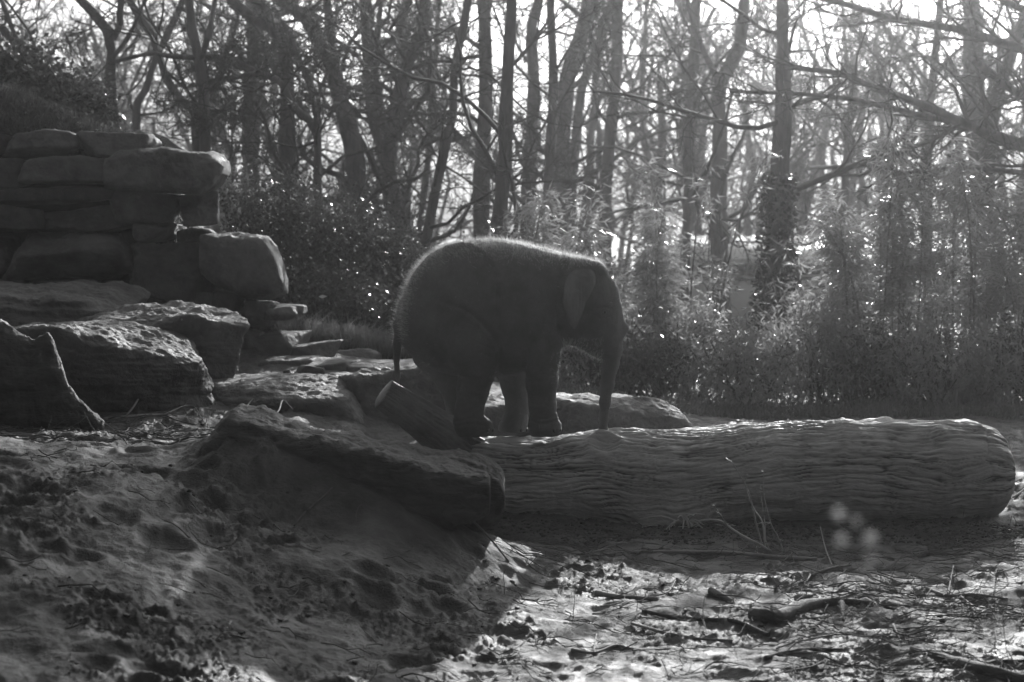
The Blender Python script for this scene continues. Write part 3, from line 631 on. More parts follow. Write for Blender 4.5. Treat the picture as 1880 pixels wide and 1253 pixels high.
if ((V - cen) * Nv).sum(1).mean() < 0: Nv = -Nv
ele = tag(empty('elephant', (0, EY, foot_z)), 'young hairy elephant balancing on the fallen log with its trunk tip down', 'elephant')
def eobj(name, V, faces, m):
    g = Geo(); 
    for f in faces[1:]: pass
    W = V + np.array([0, EY, 0]); g.V.append(W); g.n = len(W)
    for f in faces: g.F[f.shape[1]].append(f)
    return g.build(name, m, ele)
eobj('body', V, [Q], M['skin'])
# hair
r = np.random.default_rng(11)
wgt = np.clip(.008 + 1.0 * ss(.4, .9, N0[:, 2]) * ss(640, 560, VYp) + .9 * ss(.5, .95, -N0[:, 0]) * ss(860, 780, VX) * ss(640, 590, VYp), 0, 2)
chin = (VX > 1022) & (VX < 1108) & (VYp > 618) & (VYp < 670) & (Nv[:, 2] < -.2); wgt[chin] = .7
front = (VX > 1008) & (VX < 1030) & (VYp > 640) & (VYp < 700) & (Nv[:, 0] > .3); wgt[front] = .5
wgt[(VYp > 700)] *= .4; wgt[(VX > 1112) & (VYp > 560)] *= .5
n = 15000; pick = r.choice(len(V), n, p=wgt / wgt.sum()); b = V[pick] + r.normal(size=(n, 3)) * .004; nv = Nv[pick]
d = unit(nv * .9 + np.array([-.25, 0, .12]) + r.normal(size=(n, 3)) * .38 - np.array([0, 0, 1]) * (chin[pick] * .5)[:, None])
L = .012 + .045 * r.random(n) ** 1.6 * (1 + .5 * (VX[pick] < 830)); L[front[pick] | chin[pick]] *= .9
L[(nv[:, 2] < .1) & ~chin[pick] & (VX[pick] > 800)] *= .45
q = unit(np.cross(d, r.normal(size=(n, 3)))); hw = .0009
HV = np.stack([b - d * .004 - q * hw, b - d * .004 + q * hw, b + d * L[:, None] + nv * 0], 1).reshape(-1, 3)
ho = eobj('hair', HV, [np.arange(3 * n).reshape(-1, 3)], M['hair']); ho['kind'] = 'stuff'
# ears
_wg = {}
_key = (np.round(VX / 6).astype(int) * 10000 + np.round(VYp / 6).astype(int)); _o = np.argsort(_key)
for k_, w_ in zip(_key, np.abs(V[:, 1])):
    if w_ > _wg.get(k_, 0): _wg[k_] = w_
def near_w(pts):
    out = []
    for p in pts:
        a_, b_ = int(round(p[0] / 6)), int(round(p[1] / 6)); out.append(np.mean([_wg.get((a_ + i) * 10000 + b_ + j, .2) for i in (-1, 0, 1) for j in (-1, 0, 1)]))
    return np.array(out)
def ear(sgn):
    outl = np.array([(1046, 497), (1060, 491), (1076, 490), (1088, 497), (1092, 515), (1084, 535), (1075, 552), (1068, 572), (1060, 590), (1052, 602), (1043, 590), (1036, 572), (1030, 556), (1031, 540), (1034, 522), (1038, 507)], float)
    outl = resample(np.vstack([outl, outl[:1]]), 65)[:-1]; c = np.array([1064, 535.]); nr = 14; Vf, Vb = [], []
    for side_ in (0, 1):
        for i in range(nr):
            t = (i / (nr - 1)); pts = c + (outl - c) * t
            zc = (pts[:, 1] - 490) / 112; hinge = np.clip((1092 - pts[:, 0]) / 60, 0, 1)
            vm = near_w(pts)
            y = vm + .018 + .075 * hinge ** .7 + .028 * np.sin(hinge * 6 + zc * 4) - .02 * zc + .008 * fbm(pts[:, 0] * .08, pts[:, 1] * .08, o=2)
            y = y - .012 * t ** 6 * 0 + (.008 * math.sqrt(max(0, 1 - t ** 4)) * (1 if side_ == 0 else -1))
            P = np.array([ep(a, b_) for a, b_ in pts]); P[:, 1] = sgn * y; (Vf if side_ == 0 else Vb).append(P)
    m = 64; Vv = np.concatenate(Vf + Vb); Fq = []
    for s_ in (0, 1):
        for i in range(nr - 1):
            for j in range(m):
                a = s_ * nr * m + i * m + j; b_ = s_ * nr * m + i * m + (j + 1) % m
                Fq.append((a, b_, b_ + m, a + m) if (s_ == 0) == (sgn > 0) else (a, a + m, b_ + m, b_))
    e = nr * m
    for j in range(m): a = (nr - 1) * m + j; b_ = (nr - 1) * m + (j + 1) % m; Fq.append((a, b_, b_ + e, a + e))
    return Vv, np.array(Fq)
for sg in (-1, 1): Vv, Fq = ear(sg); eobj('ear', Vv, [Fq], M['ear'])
for sg in (-1, 1):
    D_, Fc = cube_sphere(9); eobj('eye', D_ * .011 + ep(1110, 574, sg * (near_w([(1110, 574)])[0] - .006)), [Fc], M['eye'])
for (cx, cy, dirx, rr_) in ((1001, -.2, 1, .128), (942, .2, 1, .12), (884, -.24, 1, .095), (858, .2, 1, .09)):
    for k in range(4):
        a = math.radians(-55 + 36 * k); D_, Fc = cube_sphere(7)
        c = ep(cx, 789, cy) + np.array([math.cos(a) * rr_, math.sin(a) * rr_, .0]); eobj('toenail', D_ * np.array([.014, .02, .016]) + c, [Fc], M['nail'])

# ------------------------------------------------------------------ bare trees
def tree(label, Y, stems, n1, seed, curl=.28, droop=0., blen=2.6, group='bare winter trees behind the enclosure', name='bare_tree', zlo=1.0, ext=3.2, ivy=None, shade=None, n4=3, fl=1.):
    """stems: list of (points, width at first point, width at last point) ; the first stem runs to the ground"""
    r = np.random.default_rng(seed); lines = []
    for k, (pts, w0, w1) in enumerate(stems):
        pts = sorted(pts, key=lambda p: -p[1]) if k == 0 else list(pts)
        n_ = len(pts); P = at([p[0] for p in pts], [p[1] for p in pts], np.full(n_, Y) + (r.normal(size=n_) * .25 if k else 0))
        R = np.linspace(w0, w1, n_) * mpp(Y) / 2
        if k == 0:
            zg = float(ground_z(P[0, 0], Y)) - .1; P = np.vstack([[P[0, 0] + .04 * (P[0, 0] - P[1, 0]), Y, zg], P]); R = np.r_[R[0] * 1.35, R]
        end = pts[-1]
        if end[1] <= 8:      # goes on above the picture
            d = unit(P[-1] - P[-2]); d[2] = max(d[2], .5); q = P[-1] + d * ext * .5 + r.normal(size=3) * .15; q2 = q + unit(d + [0, 0, .6]) * ext * .5 + r.normal(size=3) * .2
            P = np.vstack([P, q, q2]); R = np.r_[R, R[-1] * .7, R[-1] * .25]
        lines.append(resample(np.c_[P, R], 26))
    root = empty(name, lines[0][0, :3]); tag(root, label, 'tree', group)
    g = Geo()
    for ln in lines:
        Rr = ln[:, 3] * (1 + .07 * r.normal(size=len(ln))); V, F = tubes(ln[None, :, :3], Rr[None], 10)
        nz = fbm(V[:, 0] * 5, V[:, 1] * 5, V[:, 2] * 2.5, 2)[:, None]; cc = np.repeat(ln[:, :3], 10, 0); V = cc + (V - cc) * (1 + .12 * nz); g.add(V, F)
    g.build('trunk', M['bark'], root)
    # boughs
    st = np.array([rs[rs[:, 2] > zlo] [[int(q) for q in np.linspace(0, (rs[:, 2] > zlo).sum() - 1, 12)]] for rs in lines])
    P0, R0 = st[:, :, :3], st[:, :, 3]
    Lst = np.linalg.norm(np.diff(P0, axis=1), axis=2).sum(1).mean()
    a1, b1 = grow(P0, R0, n1, blen / Lst, 1.15, curl, 8, r, bias=(0, 0, .06 - droop), rs=.34, rmin=.014, s0=.02, lmin=.8)
    a2, b2 = grow(a1, b1, 7, .42, .8, curl * 1.1, 5, r, bias=(0, 0, .05 - droop * .8), rmin=.010, rs=.55)
    a3, b3 = grow(a2, b2, 6, .5, .8, curl * 1.1, 4, r, bias=(0, 0, .05 - droop), rmin=.0075, lmin=.2)
    a4, b4 = grow(a3, b3, n4, .6, .75, curl, 3, r, rmin=.006, lmin=.15)
    g = Geo(); g.add(*tubes(a1, b1, 5)); g.add(*tubes(a2, b2, 4)); g.add(*tubes(a3, b3, 3)); g.add(*tubes(a4, b4, 3)); g.build('crown', M['twig'], root)
    if shade:  # unseen foliage added above the view to shade the left foreground
        c0, rr, n = shade; u = unit(r.normal(size=(n // 30, 3))) * (r.random(n // 30) ** .45)[:, None] * rr + c0; k = r.integers(0, len(u), n); p = u[k] + r.normal(size=(n, 3)) * [.16, .16, .08]
        g = Geo(); g.add(*leaves(p, r.normal(size=(n, 3)) + [0, 0, -.4], .10, .03, r)); o = g.build('shade_needles', M['ivy'], root, smooth=False); o['kind'] = 'stuff'
    if ivy:
        z0, z1, n, rad = ivy; ln = lines[0]; z = z0 + (z1 - z0) * r.random(n) ** 1.4
        c = np.stack([np.interp(z, ln[:, 2], ln[:, q]) for q in range(2)] + [z], 1); R = np.interp(z, ln[:, 2], ln[:, 3])
        th = r.random(n) * 2 * math.pi; o_ = np.stack([np.cos(th), np.sin(th), 0 * th], 1); c = c + o_ * (R + rad * r.random(n) ** 1.5 * (1 - .6 * (z - z0) / (z1 - z0)))[:, None]
        d = unit(o_ + r.normal(size=(n, 3)) * .5 + [0, 0, -.5]); g = Geo(); g.add(*leaves(c, d, .06 + .05 * r.random(n), .05 + .03 * r.random(n), r)); o = g.build('ivy', M['ivy'], root, smooth=False); o['kind'] = 'stuff'
    return root
TR = [
 ('thin dark tree leaning left over the grassy bank at the left edge', 33, [([(100, 185), (69, 137), (40, 95), (0, 48)], 17, 15), ([(62, 128), (30, 70), (10, 20), (-5, -20)], 10, 7)], 7, .4, 0),
 ('forked dark tree on the bank whose two arms meet in a narrow V', 34, [([(206, 202), (202, 154), (203, 113), (206, 72), (178, 34), (148, 0)], 22, 17), ([(206, 72), (220, 45), (223, 0)], 15, 12), ([(203, 113), (240, 60), (262, 10), (268, 0)], 8, 7)], 6, .4, 0),
 ('twisted tree with a long arching limb crossing the sky above the wall end', 32, [([(377, 264), (374, 206), (371, 148), (364, 103), (353, 51), (347, 0)], 22, 16), ([(371, 106), (384, 58), (395, 0)], 11, 8),
     ([(566, 220), (535, 192), (515, 151), (474, 134), (432, 113), (395, 103), (360, 106), (309, 103), (275, 99), (213, 113)], 14, 8), ([(474, 134), (439, 141), (405, 151), (378, 180)], 10, 7)], 5, .4, 0),
 ('crossing slanted tree leaning left behind the wall end', 36, [([(360, 237), (336, 192), (309, 151), (295, 113), (288, 79), (261, 38), (237, 0)], 18, 15)], 9, .4, 0),
 ('slender tree leaning right that crosses the left leaning one', 38, [([(250, 206), (275, 165), (278, 130), (295, 89), (316, 45), (336, 0)], 16, 12)], 9, .35, 0),
 ('thick straight pale trunk standing right of the arching limb tree', 44, [([(460, 300), (463, 206), (463, 137), (470, 69), (467, 0)], 34, 30)], 12, .3, 0),
 ('stout forked tree whose upper left arm bends over sharply', 35, [([(528, 268), (528, 192), (525, 113), (515, 62), (480, 41), (443, 24), (425, 0)], 30, 20), ([(525, 113), (500, 50), (482, 0)], 16, 12)], 8, .35, 0),
 ('broad old tree with a wide curved left leaning stem left of centre', 38, [([(655, 330), (640, 240), (628, 192), (614, 137), (590, 79), (556, 27), (515, 0)], 36, 22), ([(640, 240), (612, 150), (606, 60), (600, 0)], 22, 16)], 9, .32, 0),
 ('narrow V shaped double stem sapling beside the broad old tree', 34, [([(583, 300), (583, 250), (549, 192), (515, 144), (480, 82)], 15, 12), ([(583, 250), (580, 213), (566, 148), (542, 89), (520, 40)], 12, 9)], 7, .35, 0),
 ('tall straight tree directly right of the broad old tree', 42, [([(745, 450), (720, 340), (699, 261), (685, 206), (678, 137), (675, 69), (671, 0)], 30, 22)], 10, .3, 0),
 ('thick tree leaning right at the top, above the elephants rump', 40, [([(733, 430), (722, 370), (712, 309), (716, 261), (730, 192), (747, 120), (778, 58), (781, 0)], 38, 22), ([(716, 261), (700, 200), (690, 120), (700, 0)], 14, 10)], 9, .3, 0),
 ('slim dark tree leaning right just behind the elephants rump', 33, [([(775, 470), (785, 429), (798, 360), (812, 292), (826, 233), (834, 192), (833, 137), (848, 60), (860, 0)], 22, 13)], 9, .3, 0),
 ('faint thin tree close left of the dark rump tree', 46, [([(765, 460), (775, 380), (785, 300), (792, 200), (800, 100), (806, 0)], 14, 10)], 9, .3, 0),
 ('straight mid grey tree left of the darkest central trunk', 40, [([(884, 429), (884, 309), (891, 206), (891, 103), (888, 0)], 32, 24)], 10, .25, 0),
 ('darkest central trunk rising straight behind the elephants back', 30, [([(915, 440), (925, 326), (929, 240), (931, 154), (936, 69), (939, 0)], 32, 20)], 12, .22, .0),
 ('pale tree seen close right of the darkest central trunk', 50, [([(970, 343), (977, 240), (980, 148), (975, 60), (990, 0)], 26, 20)], 9, .25, 0),
 ('slender dark straight tree right of the central trunk', 38, [([(1005, 400), (1008, 309), (1015, 192), (1015, 103), (1011, 0)], 20, 15)], 10, .25, .02),
 ('wide pale tree leaning right in the sunlit haze', 52, [([(1025, 380), (1028, 309), (1035, 206), (1042, 144), (1066, 69), (1083, 0)], 34, 28)], 9, .25, 0),
 ('thin hazy tree leaning right between two wide pale trunks', 54, [([(1050, 340), (1056, 275), (1066, 172), (1090, 103), (1111, 45), (1125, 0)], 20, 16)], 9, .25, 0),
 ('straight pale grey trunk rising from the lit bamboo top', 46, [([(1110, 400), (1114, 329), (1121, 240), (1131, 137), (1135, 0)], 26, 20)], 11, .28, .0),
 ('slim pale tree behind tall bamboo right of the lit trunk', 44, [([(1258, 470), (1262, 412), (1267, 240), (1274, 137), (1278, 0)], 20, 17)], 11, .25, .02),
 ('irregular tree bending right left of the ivy trunk', 42, [([(1325, 560), (1319, 412), (1322, 240), (1322, 154), (1357, 89), (1367, 0)], 36, 20), ([(1322, 154), (1290, 90), (1270, 30), (1262, 0)], 12, 9)], 10, .28, .0),
 ('tall straight trunk wrapped in ivy at its foot', 31, [([(1425, 570), (1428, 430), (1432, 309), (1439, 206), (1437, 137), (1436, 0)], 46, 23)], 13, .2, .03),
 ('small crooked tree in the bright gap right of the ivy trunk', 45, [([(1540, 420), (1549, 370), (1556, 261), (1562, 192), (1570, 120)], 17, 11)], 9, .3, .0),
 ('slender forked tree under the crossing boughs at the right', 48, [([(1705, 260), (1714, 137), (1720, 69), (1727, 0)], 16, 12), ([(1708, 160), (1680, 120), (1650, 80), (1610, 35)], 9, 5), ([(1708, 150), (1740, 110), (1775, 80)], 9, 5)], 9, .25, .0),
 ('broad pale trunk in the sun glare near the right edge', 44, [([(1800, 420), (1800, 300), (1790, 206), (1786, 103), (1782, 0)], 46, 32)], 10, .25, .0),
 ('dark tree leaning right at the right edge', 36, [([(1815, 420), (1815, 280), (1823, 206), (1844, 137), (1880, 30), (1895, 0)], 26, 20)], 11, .25, .0),
]
for k, (lb, Y, stems, n1, curl, droop) in enumerate(TR):
    iv = (.5, 3.2, 2600, .22) if 'ivy' in lb and 'wrapped' in lb else None
    tree(lb, Y, stems, n1, 500 + k, curl, droop, blen=2.4 if Y < 40 else 3.2, ivy=iv, zlo=1.6, shade=(np.array([1.2, 31, 7.5]), np.array([1.65, 1.6, 1.75]), 24000) if 'darkest central trunk rising' in lb else None)
# big tree outside the right edge whose boughs sweep into view
root = tag(empty('overhanging_tree', (9.3, 31, 0.)), 'large tree beyond the right edge whose long dark boughs sweep across', 'tree', 'bare winter trees behind the enclosure')
g = Geo(); tube1(g, [(9.3, 31, -.1), (9.2, 31, 3), (9.3, 31, 7), (9.6, 31, 11)], [.34, .27, .22, .1], 12, 30, rough=.1); g.build('trunk', M['bark'], root)
g2 = Geo(); r = np.random.default_rng(77)
for (pts, w0, w1) in [([(2160, 330), (1990, 300), (1880, 272), (1780, 232), (1700, 195), (1600, 160), (1540, 135), (1440, 124)], 24, 8), ([(2160, 300), (1990, 275), (1880, 262), (1780, 232), (1690, 212), (1600, 190), (1500, 175), (1340, 168)], 17, 6),
    ([(2160, 200), (1980, 130), (1880, 92), (1760, 55), (1640, 35), (1560, 10), (1480, -8)], 20, 9), ([(2160, 320), (1980, 230), (1880, 180), (1790, 112)], 17, 14), ([(2160, 160), (1960, 60), (1880, 20), (1800, -20)], 18, 10), ([(2160, 330), (1960, 330), (1880, 318), (1760, 310), (1640, 320)], 15, 6)]:
    n_ = len(pts); P = at([p[0] for p in pts], [p[1] for p in pts], np.linspace(31, 28.5, n_)); R = np.linspace(w0, w1, n_) * mpp(30) / 2
    ln = resample(np.c_[P, R], 20); g = Geo(); tube1(g, ln[:, :3], ln[:, 3], 8, 40, rough=.08); g.build('bough', M['bark'], root)
    P0, R0 = ln[None, :, :3], ln[None, :, 3]
    a2, b2 = grow(P0, R0, 22, .22, .8, .2, 6, r, rs=.4, rmin=.010, bias=(-.05, 0, .02)); a3, b3 = grow(a2, b2, 6, .5, .8, .25, 4, r, rmin=.007); a4, b4 = grow(a3, b3, 3, .6, .7, .2, 3, r, rmin=.005)
    for a, b, s in ((a2, b2, 4), (a3, b3, 3), (a4, b4, 3)): g2.add(*tubes(a, b, s))
g2.build('crown', M['twig'], root)

# unseen evergreens added behind and beside the viewer to cut the sky fill
r = np.random.default_rng(91)
for k, (x, y, h, rad) in enumerate([(-13, -2, 20, 4.5), (-9, -6, 22, 5), (-3, -7, 24, 5), (3, -7.5, 22, 5), (9, -6, 23, 5), (13, -1, 20, 4.5), (15, 6, 17, 4), (-14, 5, 18, 4.5), (16, 13, 14, 4), (-14, 12, 15, 4)]):
    root = tag(empty('fill_block_tree', (x, y, 0)), 'unseen evergreen added on the viewing side to cut sky fill', 'tree', 'added evergreen belt cutting the sky fill')
    g = Geo(); tube1(g, [(x, y, -.2), (x, y, h * .5), (x + .2, y, h)], [.35, .25, .05], 8, 12); g.build('trunk', M['bark'], root)
    n = 5000; q = r.random(n) ** .8; th = r.random(n) * 6.283; rr = rad * (1.02 - q) ** .7 * np.sqrt(r.random(n)); c = np.stack([x + rr * np.cos(th), y + rr * np.sin(th), .3 + q * h], 1)
    g = Geo(); g.add(*leaves(c, r.normal(size=(n, 3)) + [0, 0, -.4], 1.0, .5, r)); g.build('crown', M['ivy'], root, smooth=False)

# far wood that reads as one mass
r = np.random.default_rng(21); g = Geo(); n = 105
x = r.uniform(-24, 24, n); y = r.uniform(62, 100, n); x = x * y / 80
P = np.stack([np.stack([x + r.normal(size=n) * .5 * t, y, -.5 + t * (9 + 3 * r.random(n))], 1) for t in np.linspace(0, 1, 9)], 1)
P[:, :, 0] += np.cumsum(r.normal(size=(n, 9)) * .18, 1)
R = (.07 + .13 * r.random(n))[:, None] * np.linspace(1.1, .3, 9)[None]
g.add(*tubes(P, R, 6)); a1, b1 = grow(P, R, 14, .3, 1.0, .25, 6, r, rmin=.03, s0=.15, rs=.4, bias=(0, 0, .08)); g.add(*tubes(a1, b1, 3))
a2, b2 = grow(a1, b1, 6, .5, .8, .3, 4, r, rmin=.018); g.add(*tubes(a2, b2, 3)); a3, b3 = grow(a2, b2, 3, .6, .8, .3, 3, r, rmin=.013); g.add(*tubes(a3, b3, 3))
tag(g.build('woods', M['bark']), 'hazy mass of bare trees far behind the trunks', 'woods', kind='stuff')
# low distant scrub at the foot of the far wood
n = 26000; x = r.uniform(-22, 22, n); y = r.uniform(64, 90, n); x = x * y / 70; zz = -.5 + (1.6 + .9 * perlin(x * .25, y * .1)) * r.random(n)
g = Geo(); g.add(*leaves(np.stack([x, y, zz], 1), r.normal(size=(n, 3)), .3, .14, r)); tag(g.build('undergrowth', M['leafB'], smooth=False), 'low distant scrub under the far bare trees', 'undergrowth', kind='stuff')

# ------------------------------------------------------------------ low pale building far behind the bamboo
def box(g, x0, x1, y0, y1, z0, z1):
    V = [(x, y, z) for x in (x0, x1) for y in (y0, y1) for z in (z0, z1)]
    g.add(V, [(0, 1, 3, 2), (4, 6, 7, 5), (0, 4, 5, 1), (2, 3, 7, 6), (0, 2, 6, 4), (1, 5, 7, 3)])
bl = tag(empty('low_building', (7.5, 60, -.4)), 'low pale flat roofed building glimpsed behind the bamboo and ivy trunk', 'building')
bp = lambda px, py, Y=60.: at(px, py, Y)
bx0, bx1 = bp(1262, 500)[0], bp(1600, 500)[0]
ztop = bp(1400, 437)[2]; zf = bp(1400, 477)[2]; zw = bp(1400, 511)[2]
g = Geo(); box(g, bx0 - .3, bx1 + .3, 59.5, 59.6, zf - .14, zf - .02); g.build('fascia', M['fascia'], bl, smooth=False)
g = Geo(); zr = at(1400, 437, 64.5)[2]; box(g, bx0 - .3, bx1 + .3, 59.45, 64.5, zf, zf + .05); g.V[0][:, 2] += (g.V[0][:, 1] > 60) * (zr - zf); g.build('roof', M['fascia'], bl, smooth=False)
g = Geo(); box(g, bx0, bx1, 60, 64, -.45, zf - .01); g.build('wall', M['paleplaster'], bl, smooth=False)
g = Geo(); box(g, bx0 - .1, bx1 + .1, 59.9, 59.999, zw - .05, zw + .03); g.build('ledge', M['darktrim'], bl, smooth=False)
for k, (a, b) in enumerate([(1280, 1315), (1345, 1395), (1462, 1510), (1530, 1580)]):
    g = Geo(); xa, xb = bp(a, 500)[0], bp(b, 500)[0]; box(g, xa, xb, 59.93, 59.998, zw + .1, zf - .08); w = g.build('window', M['winglass'], bl, smooth=False)
    g = Geo(); cx = (xa + xb) / 2; box(g, cx - .03, cx + .03, 59.9, 59.928, zw + .1, zf - .08); f_ = g.build('mullion', M['fascia'], bl, smooth=False); f_.parent = w

# ------------------------------------------------------------------ bamboo and shrubs
def bamboo(label, px, Y, top, spread, nc, nl, seed, low=.18, group='bamboo clumps behind the log'):
    r = np.random.default_rng(seed); bx_ = at(px, 700, Y)[0]; z0 = float(ground_z(bx_, Y)) - .05; H = at(px, top, Y)[2] - z0; sw = spread * mpp(Y)
    root = tag(empty('bamboo_plant', (bx_, Y, z0)), label, 'bamboo', group); C, D, LL = [], [], []; gt = Geo()
    for c in range(nc):
        h = H * (1 if c == 0 else r.uniform(.55, 1.0)); x0 = bx_ + r.uniform(-.35, .35) * sw; y0 = Y + r.uniform(-.4, .4)
        lean = r.normal() * .12 * h * .5; tip = r.normal() * .25
        t = np.linspace(0, 1, 14); P = np.stack([x0 + lean * t + tip * t ** 4, y0 + r.normal() * .15 * t ** 2, z0 + h * (t - .04 * t ** 4)], 1)
        g = Geo(); R = np.linspace(.016, .005, 14); V, F = tubes(P[None], R[None], 6); g.add(V, F); g.build('culm', M['culm'], root)
        nb = int(nl / nc / 9); s = low + (1 - low) * r.random(nb) ** .85; Pb = np.stack([np.interp(s, t, P[:, q]) for q in range(3)], 1)
        az = r.random(nb) * 2 * math.pi; L = sw * (.16 + .34 * r.random(nb)) * (1.15 - .6 * s); el = r.uniform(-.1, .9, nb)
        d = np.stack([np.cos(az) * np.cos(el), np.sin(az) * np.cos(el), np.sin(el)], 1); pts = [Pb]
        for j in range(3): d = unit(d + [0, 0, -.22] + r.normal(size=(nb, 3)) * .1); pts.append(pts[-1] + d * (L / 3)[:, None])
        B = np.stack(pts, 1); gt.add(*tubes(B, np.full((nb, 4), .003), 3))
        for _ in range(9):
            q = .25 + .75 * r.random(nb); f = q * 3; i = np.minimum(f.astype(int), 2); w = (f - i)[:, None]; k_ = np.arange(nb)
            C.append(B[k_, i] * (1 - w) + B[k_, i + 1] * w + r.normal(size=(nb, 3)) * .05); dd = unit(B[k_, i + 1] - B[k_, i]); D.append(unit(dd + r.normal(size=(nb, 3)) * .55 + [0, 0, -.35]))
    C = np.concatenate(C); D = np.concatenate(D); keep = r.random(len(C)) < .8; C = C[keep]; D = D[keep]; n = len(C); g = Geo(); g.add(*leaves(C, D, .09 + .10 * r.random(n), .014 + .012 * r.random(n), r))
    o = g.build('leaves', M['leafA'], root, smooth=False); o['kind'] = 'stuff'; gt.build('branchlets', M['culm'], root)['kind'] = 'stuff'
def shrub(label, px, Y, top, wpx, n, seed, m='leafB', ls=.06, lw=.035, group='leafy shrubs behind the elephant', name='shrub', dy=.8, bot=None, droop=-.1):
    r = np.random.default_rng(seed); x0 = at(px, 700, Y)[0]; z0 = float(ground_z(x0, Y)) - .05 if bot is None else bot; H = at(px, top, Y)[2] - z0; w = wpx * mpp(Y) / 2
    root = tag(empty(name, (x0, Y, z0)), label, 'shrub', group)
    ns = 9; a0 = np.stack([np.full(ns, x0) + r.normal(size=ns) * w * .15, Y + r.normal(size=ns) * .12, np.full(ns, z0)], 1); e = np.stack([x0 + r.normal(size=ns) * w * .5, Y + r.normal(size=ns) * dy * .4, z0 + H * (.6 + .3 * r.random(ns))], 1)
    t = np.linspace(0, 1, 7)[None, :, None]; P = a0[:, None] * (1 - t) + e[:, None] * t + np.cumsum(r.normal(size=(ns, 7, 3)) * .03, 1); R = np.repeat(np.linspace(.02, .007, 7)[None], ns, 0)
    g = Geo(); g.add(*tubes(P, R, 5)); a, b = grow(P, R, 8, .4, .9, .25, 5, r, rmin=.005); g.add(*tubes(a, b, 3)); a2, b2 = grow(a, b, 4, .6, .8, .2, 4, r, rmin=.004); g.add(*tubes(a2, b2, 3)); g.build('stems', M['twig'], root)
    # leaf clumps spread through the crown volume
    nc = max(30, n // 45); u = unit(r.normal(size=(nc, 3))); rad = r.random(nc) ** .4; c = u * rad[:, None] * [w, dy, H * .55] + [x0, Y, z0 + H * .52]
    c[:, 2] += .12 * H * perlin(c[:, 0] * 1.6 + seed, c[:, 2] * 1.3, c[:, 1]); c = c[c[:, 2] > z0 - .05]
    k = r.integers(0, len(c), n); p = c[k] + r.normal(size=(n, 3)) * [.13, .12, .12]
    d = unit(r.normal(size=(n, 3)) + [0, 0, droop * 3] + (p - [x0, Y, z0 + H * .4]) * .4)
    g = Geo(); g.add(*leaves(p, d, ls * (.7 + .6 * r.random(n)), lw * (.7 + .6 * r.random(n)), r)); o = g.build('leaves', M[m], root, smooth=False); o['kind'] = 'stuff'
SH = [(430, 29, 330, 170, 5200, 'ivy covered bush right against the wall end'), (505, 28.5, 340, 170, 5200, 'tall dense bush behind the jutting wall block'), (590, 29, 350, 190, 5600, 'tall leafy bush under the broad old tree'),
 (670, 28.5, 370, 170, 5200, 'leafy bush left of the elephants rump'), (745, 29, 420, 150, 4200, 'bush directly behind the elephants tail'), (560, 26.8, 500, 170, 3600, 'low bush above the small rocks'), (670, 26.5, 520, 170, 3600, 'low bush beside the elephants hind leg'), (800, 27.5, 500, 170, 3800, 'bush hidden behind the elephants body'), (910, 28, 440, 200, 4200, 'bush showing beneath the elephants belly')]
for k, (px, Y, top, w, n, lb) in enumerate(SH): shrub(lb, px, Y, top, w, n, 700 + k)
UG = [(1010, 27, 575, 200, 'leafy undergrowth seen between the front leg and the trunk'), (1150, 26.6, 600, 220, 'dark low undergrowth just right of the elephants trunk'), (1260, 26.8, 580, 200, 'dark undergrowth under the pale building'), (1370, 26.4, 590, 220, 'dark undergrowth left of the ivy trunk foot'),
 (1490, 26.6, 560, 220, 'dark undergrowth right of the ivy trunk foot'), (1600, 26.4, 610, 220, 'dark undergrowth under the tallest bamboo'), (1710, 26.3, 560, 210, 'dark undergrowth left of the pale stake'), (1810, 26.2, 625, 200, 'dark undergrowth right of the pale stake'), (1900, 26., 600, 200, 'dark undergrowth in the right corner')]
for k, (px, Y, top, w, lb) in enumerate(UG): shrub(lb, px, Y + .5 * (k % 3), top, w, 3400, 740 + k, m='leafB' if k in (1, 5, 8) else 'leafA', ls=.15 if k % 3 else .10, lw=.026, group='dark undergrowth behind the log', name='undergrowth_plant', droop=-.35)
BB = [(990, 28.5, 345, 170, 5, 4200, 'pale bamboo clump just right of the central dark trunk'), (1075, 29, 325, 190, 5, 4600, 'bright bamboo clump above the elephants head'), (1160, 28.5, 370, 160, 5, 4000, 'bamboo clump in front of the elephants forehead'),
 (1215, 29, 290, 130, 4, 2800, 'slim tall bamboo left of the pale building'), (1275, 28, 255, 90, 3, 900, 'slim tall bamboo in front of the slim pale tree'), (1335, 28.6, 340, 60, 2, 90, 'sparse bamboo across the building front'), (1400, 28.2, 440, 50, 2, 90, 'short sparse bamboo touching the ivy trunk'),
 (1480, 28.8, 430, 90, 3, 420, 'short bamboo right of the ivy trunk'), (1550, 28.2, 330, 130, 4, 2600, 'bushy bamboo hiding the right end of the building'), (1600, 27.8, 225, 150, 5, 4000, 'tall bamboo with a thick dark culm right of the bright gap'), (1665, 28.4, 240, 190, 6, 5200, 'dense tall bamboo under the crossing boughs'),
 (1740, 27.8, 235, 180, 6, 5200, 'tallest dense bamboo right of centre of the thicket'), (1820, 28.2, 300, 180, 5, 4600, 'dark bamboo left of the right edge'), (1890, 27.6, 330, 170, 5, 4200, 'bamboo cut by the right edge')]
for k, (px, Y, top, w, nc, n, lb) in enumerate(BB): bamboo(lb, px, Y, top, w, nc, n, 800 + k)
# evergreen scrub on the bank, top left
for k, (px, Y, top, w, n, lb) in enumerate([(25, 28, 90, 210, 11000, 'dark evergreen scrub on the bank at the left edge'), (130, 28.5, 160, 150, 6500, 'dark scrub between the two leftmost trees')]):
    shrub(lb, px, Y, top, w, n, 770 + k, bot=3.4, ls=.08, lw=.05, group='evergreen scrub on the bank')

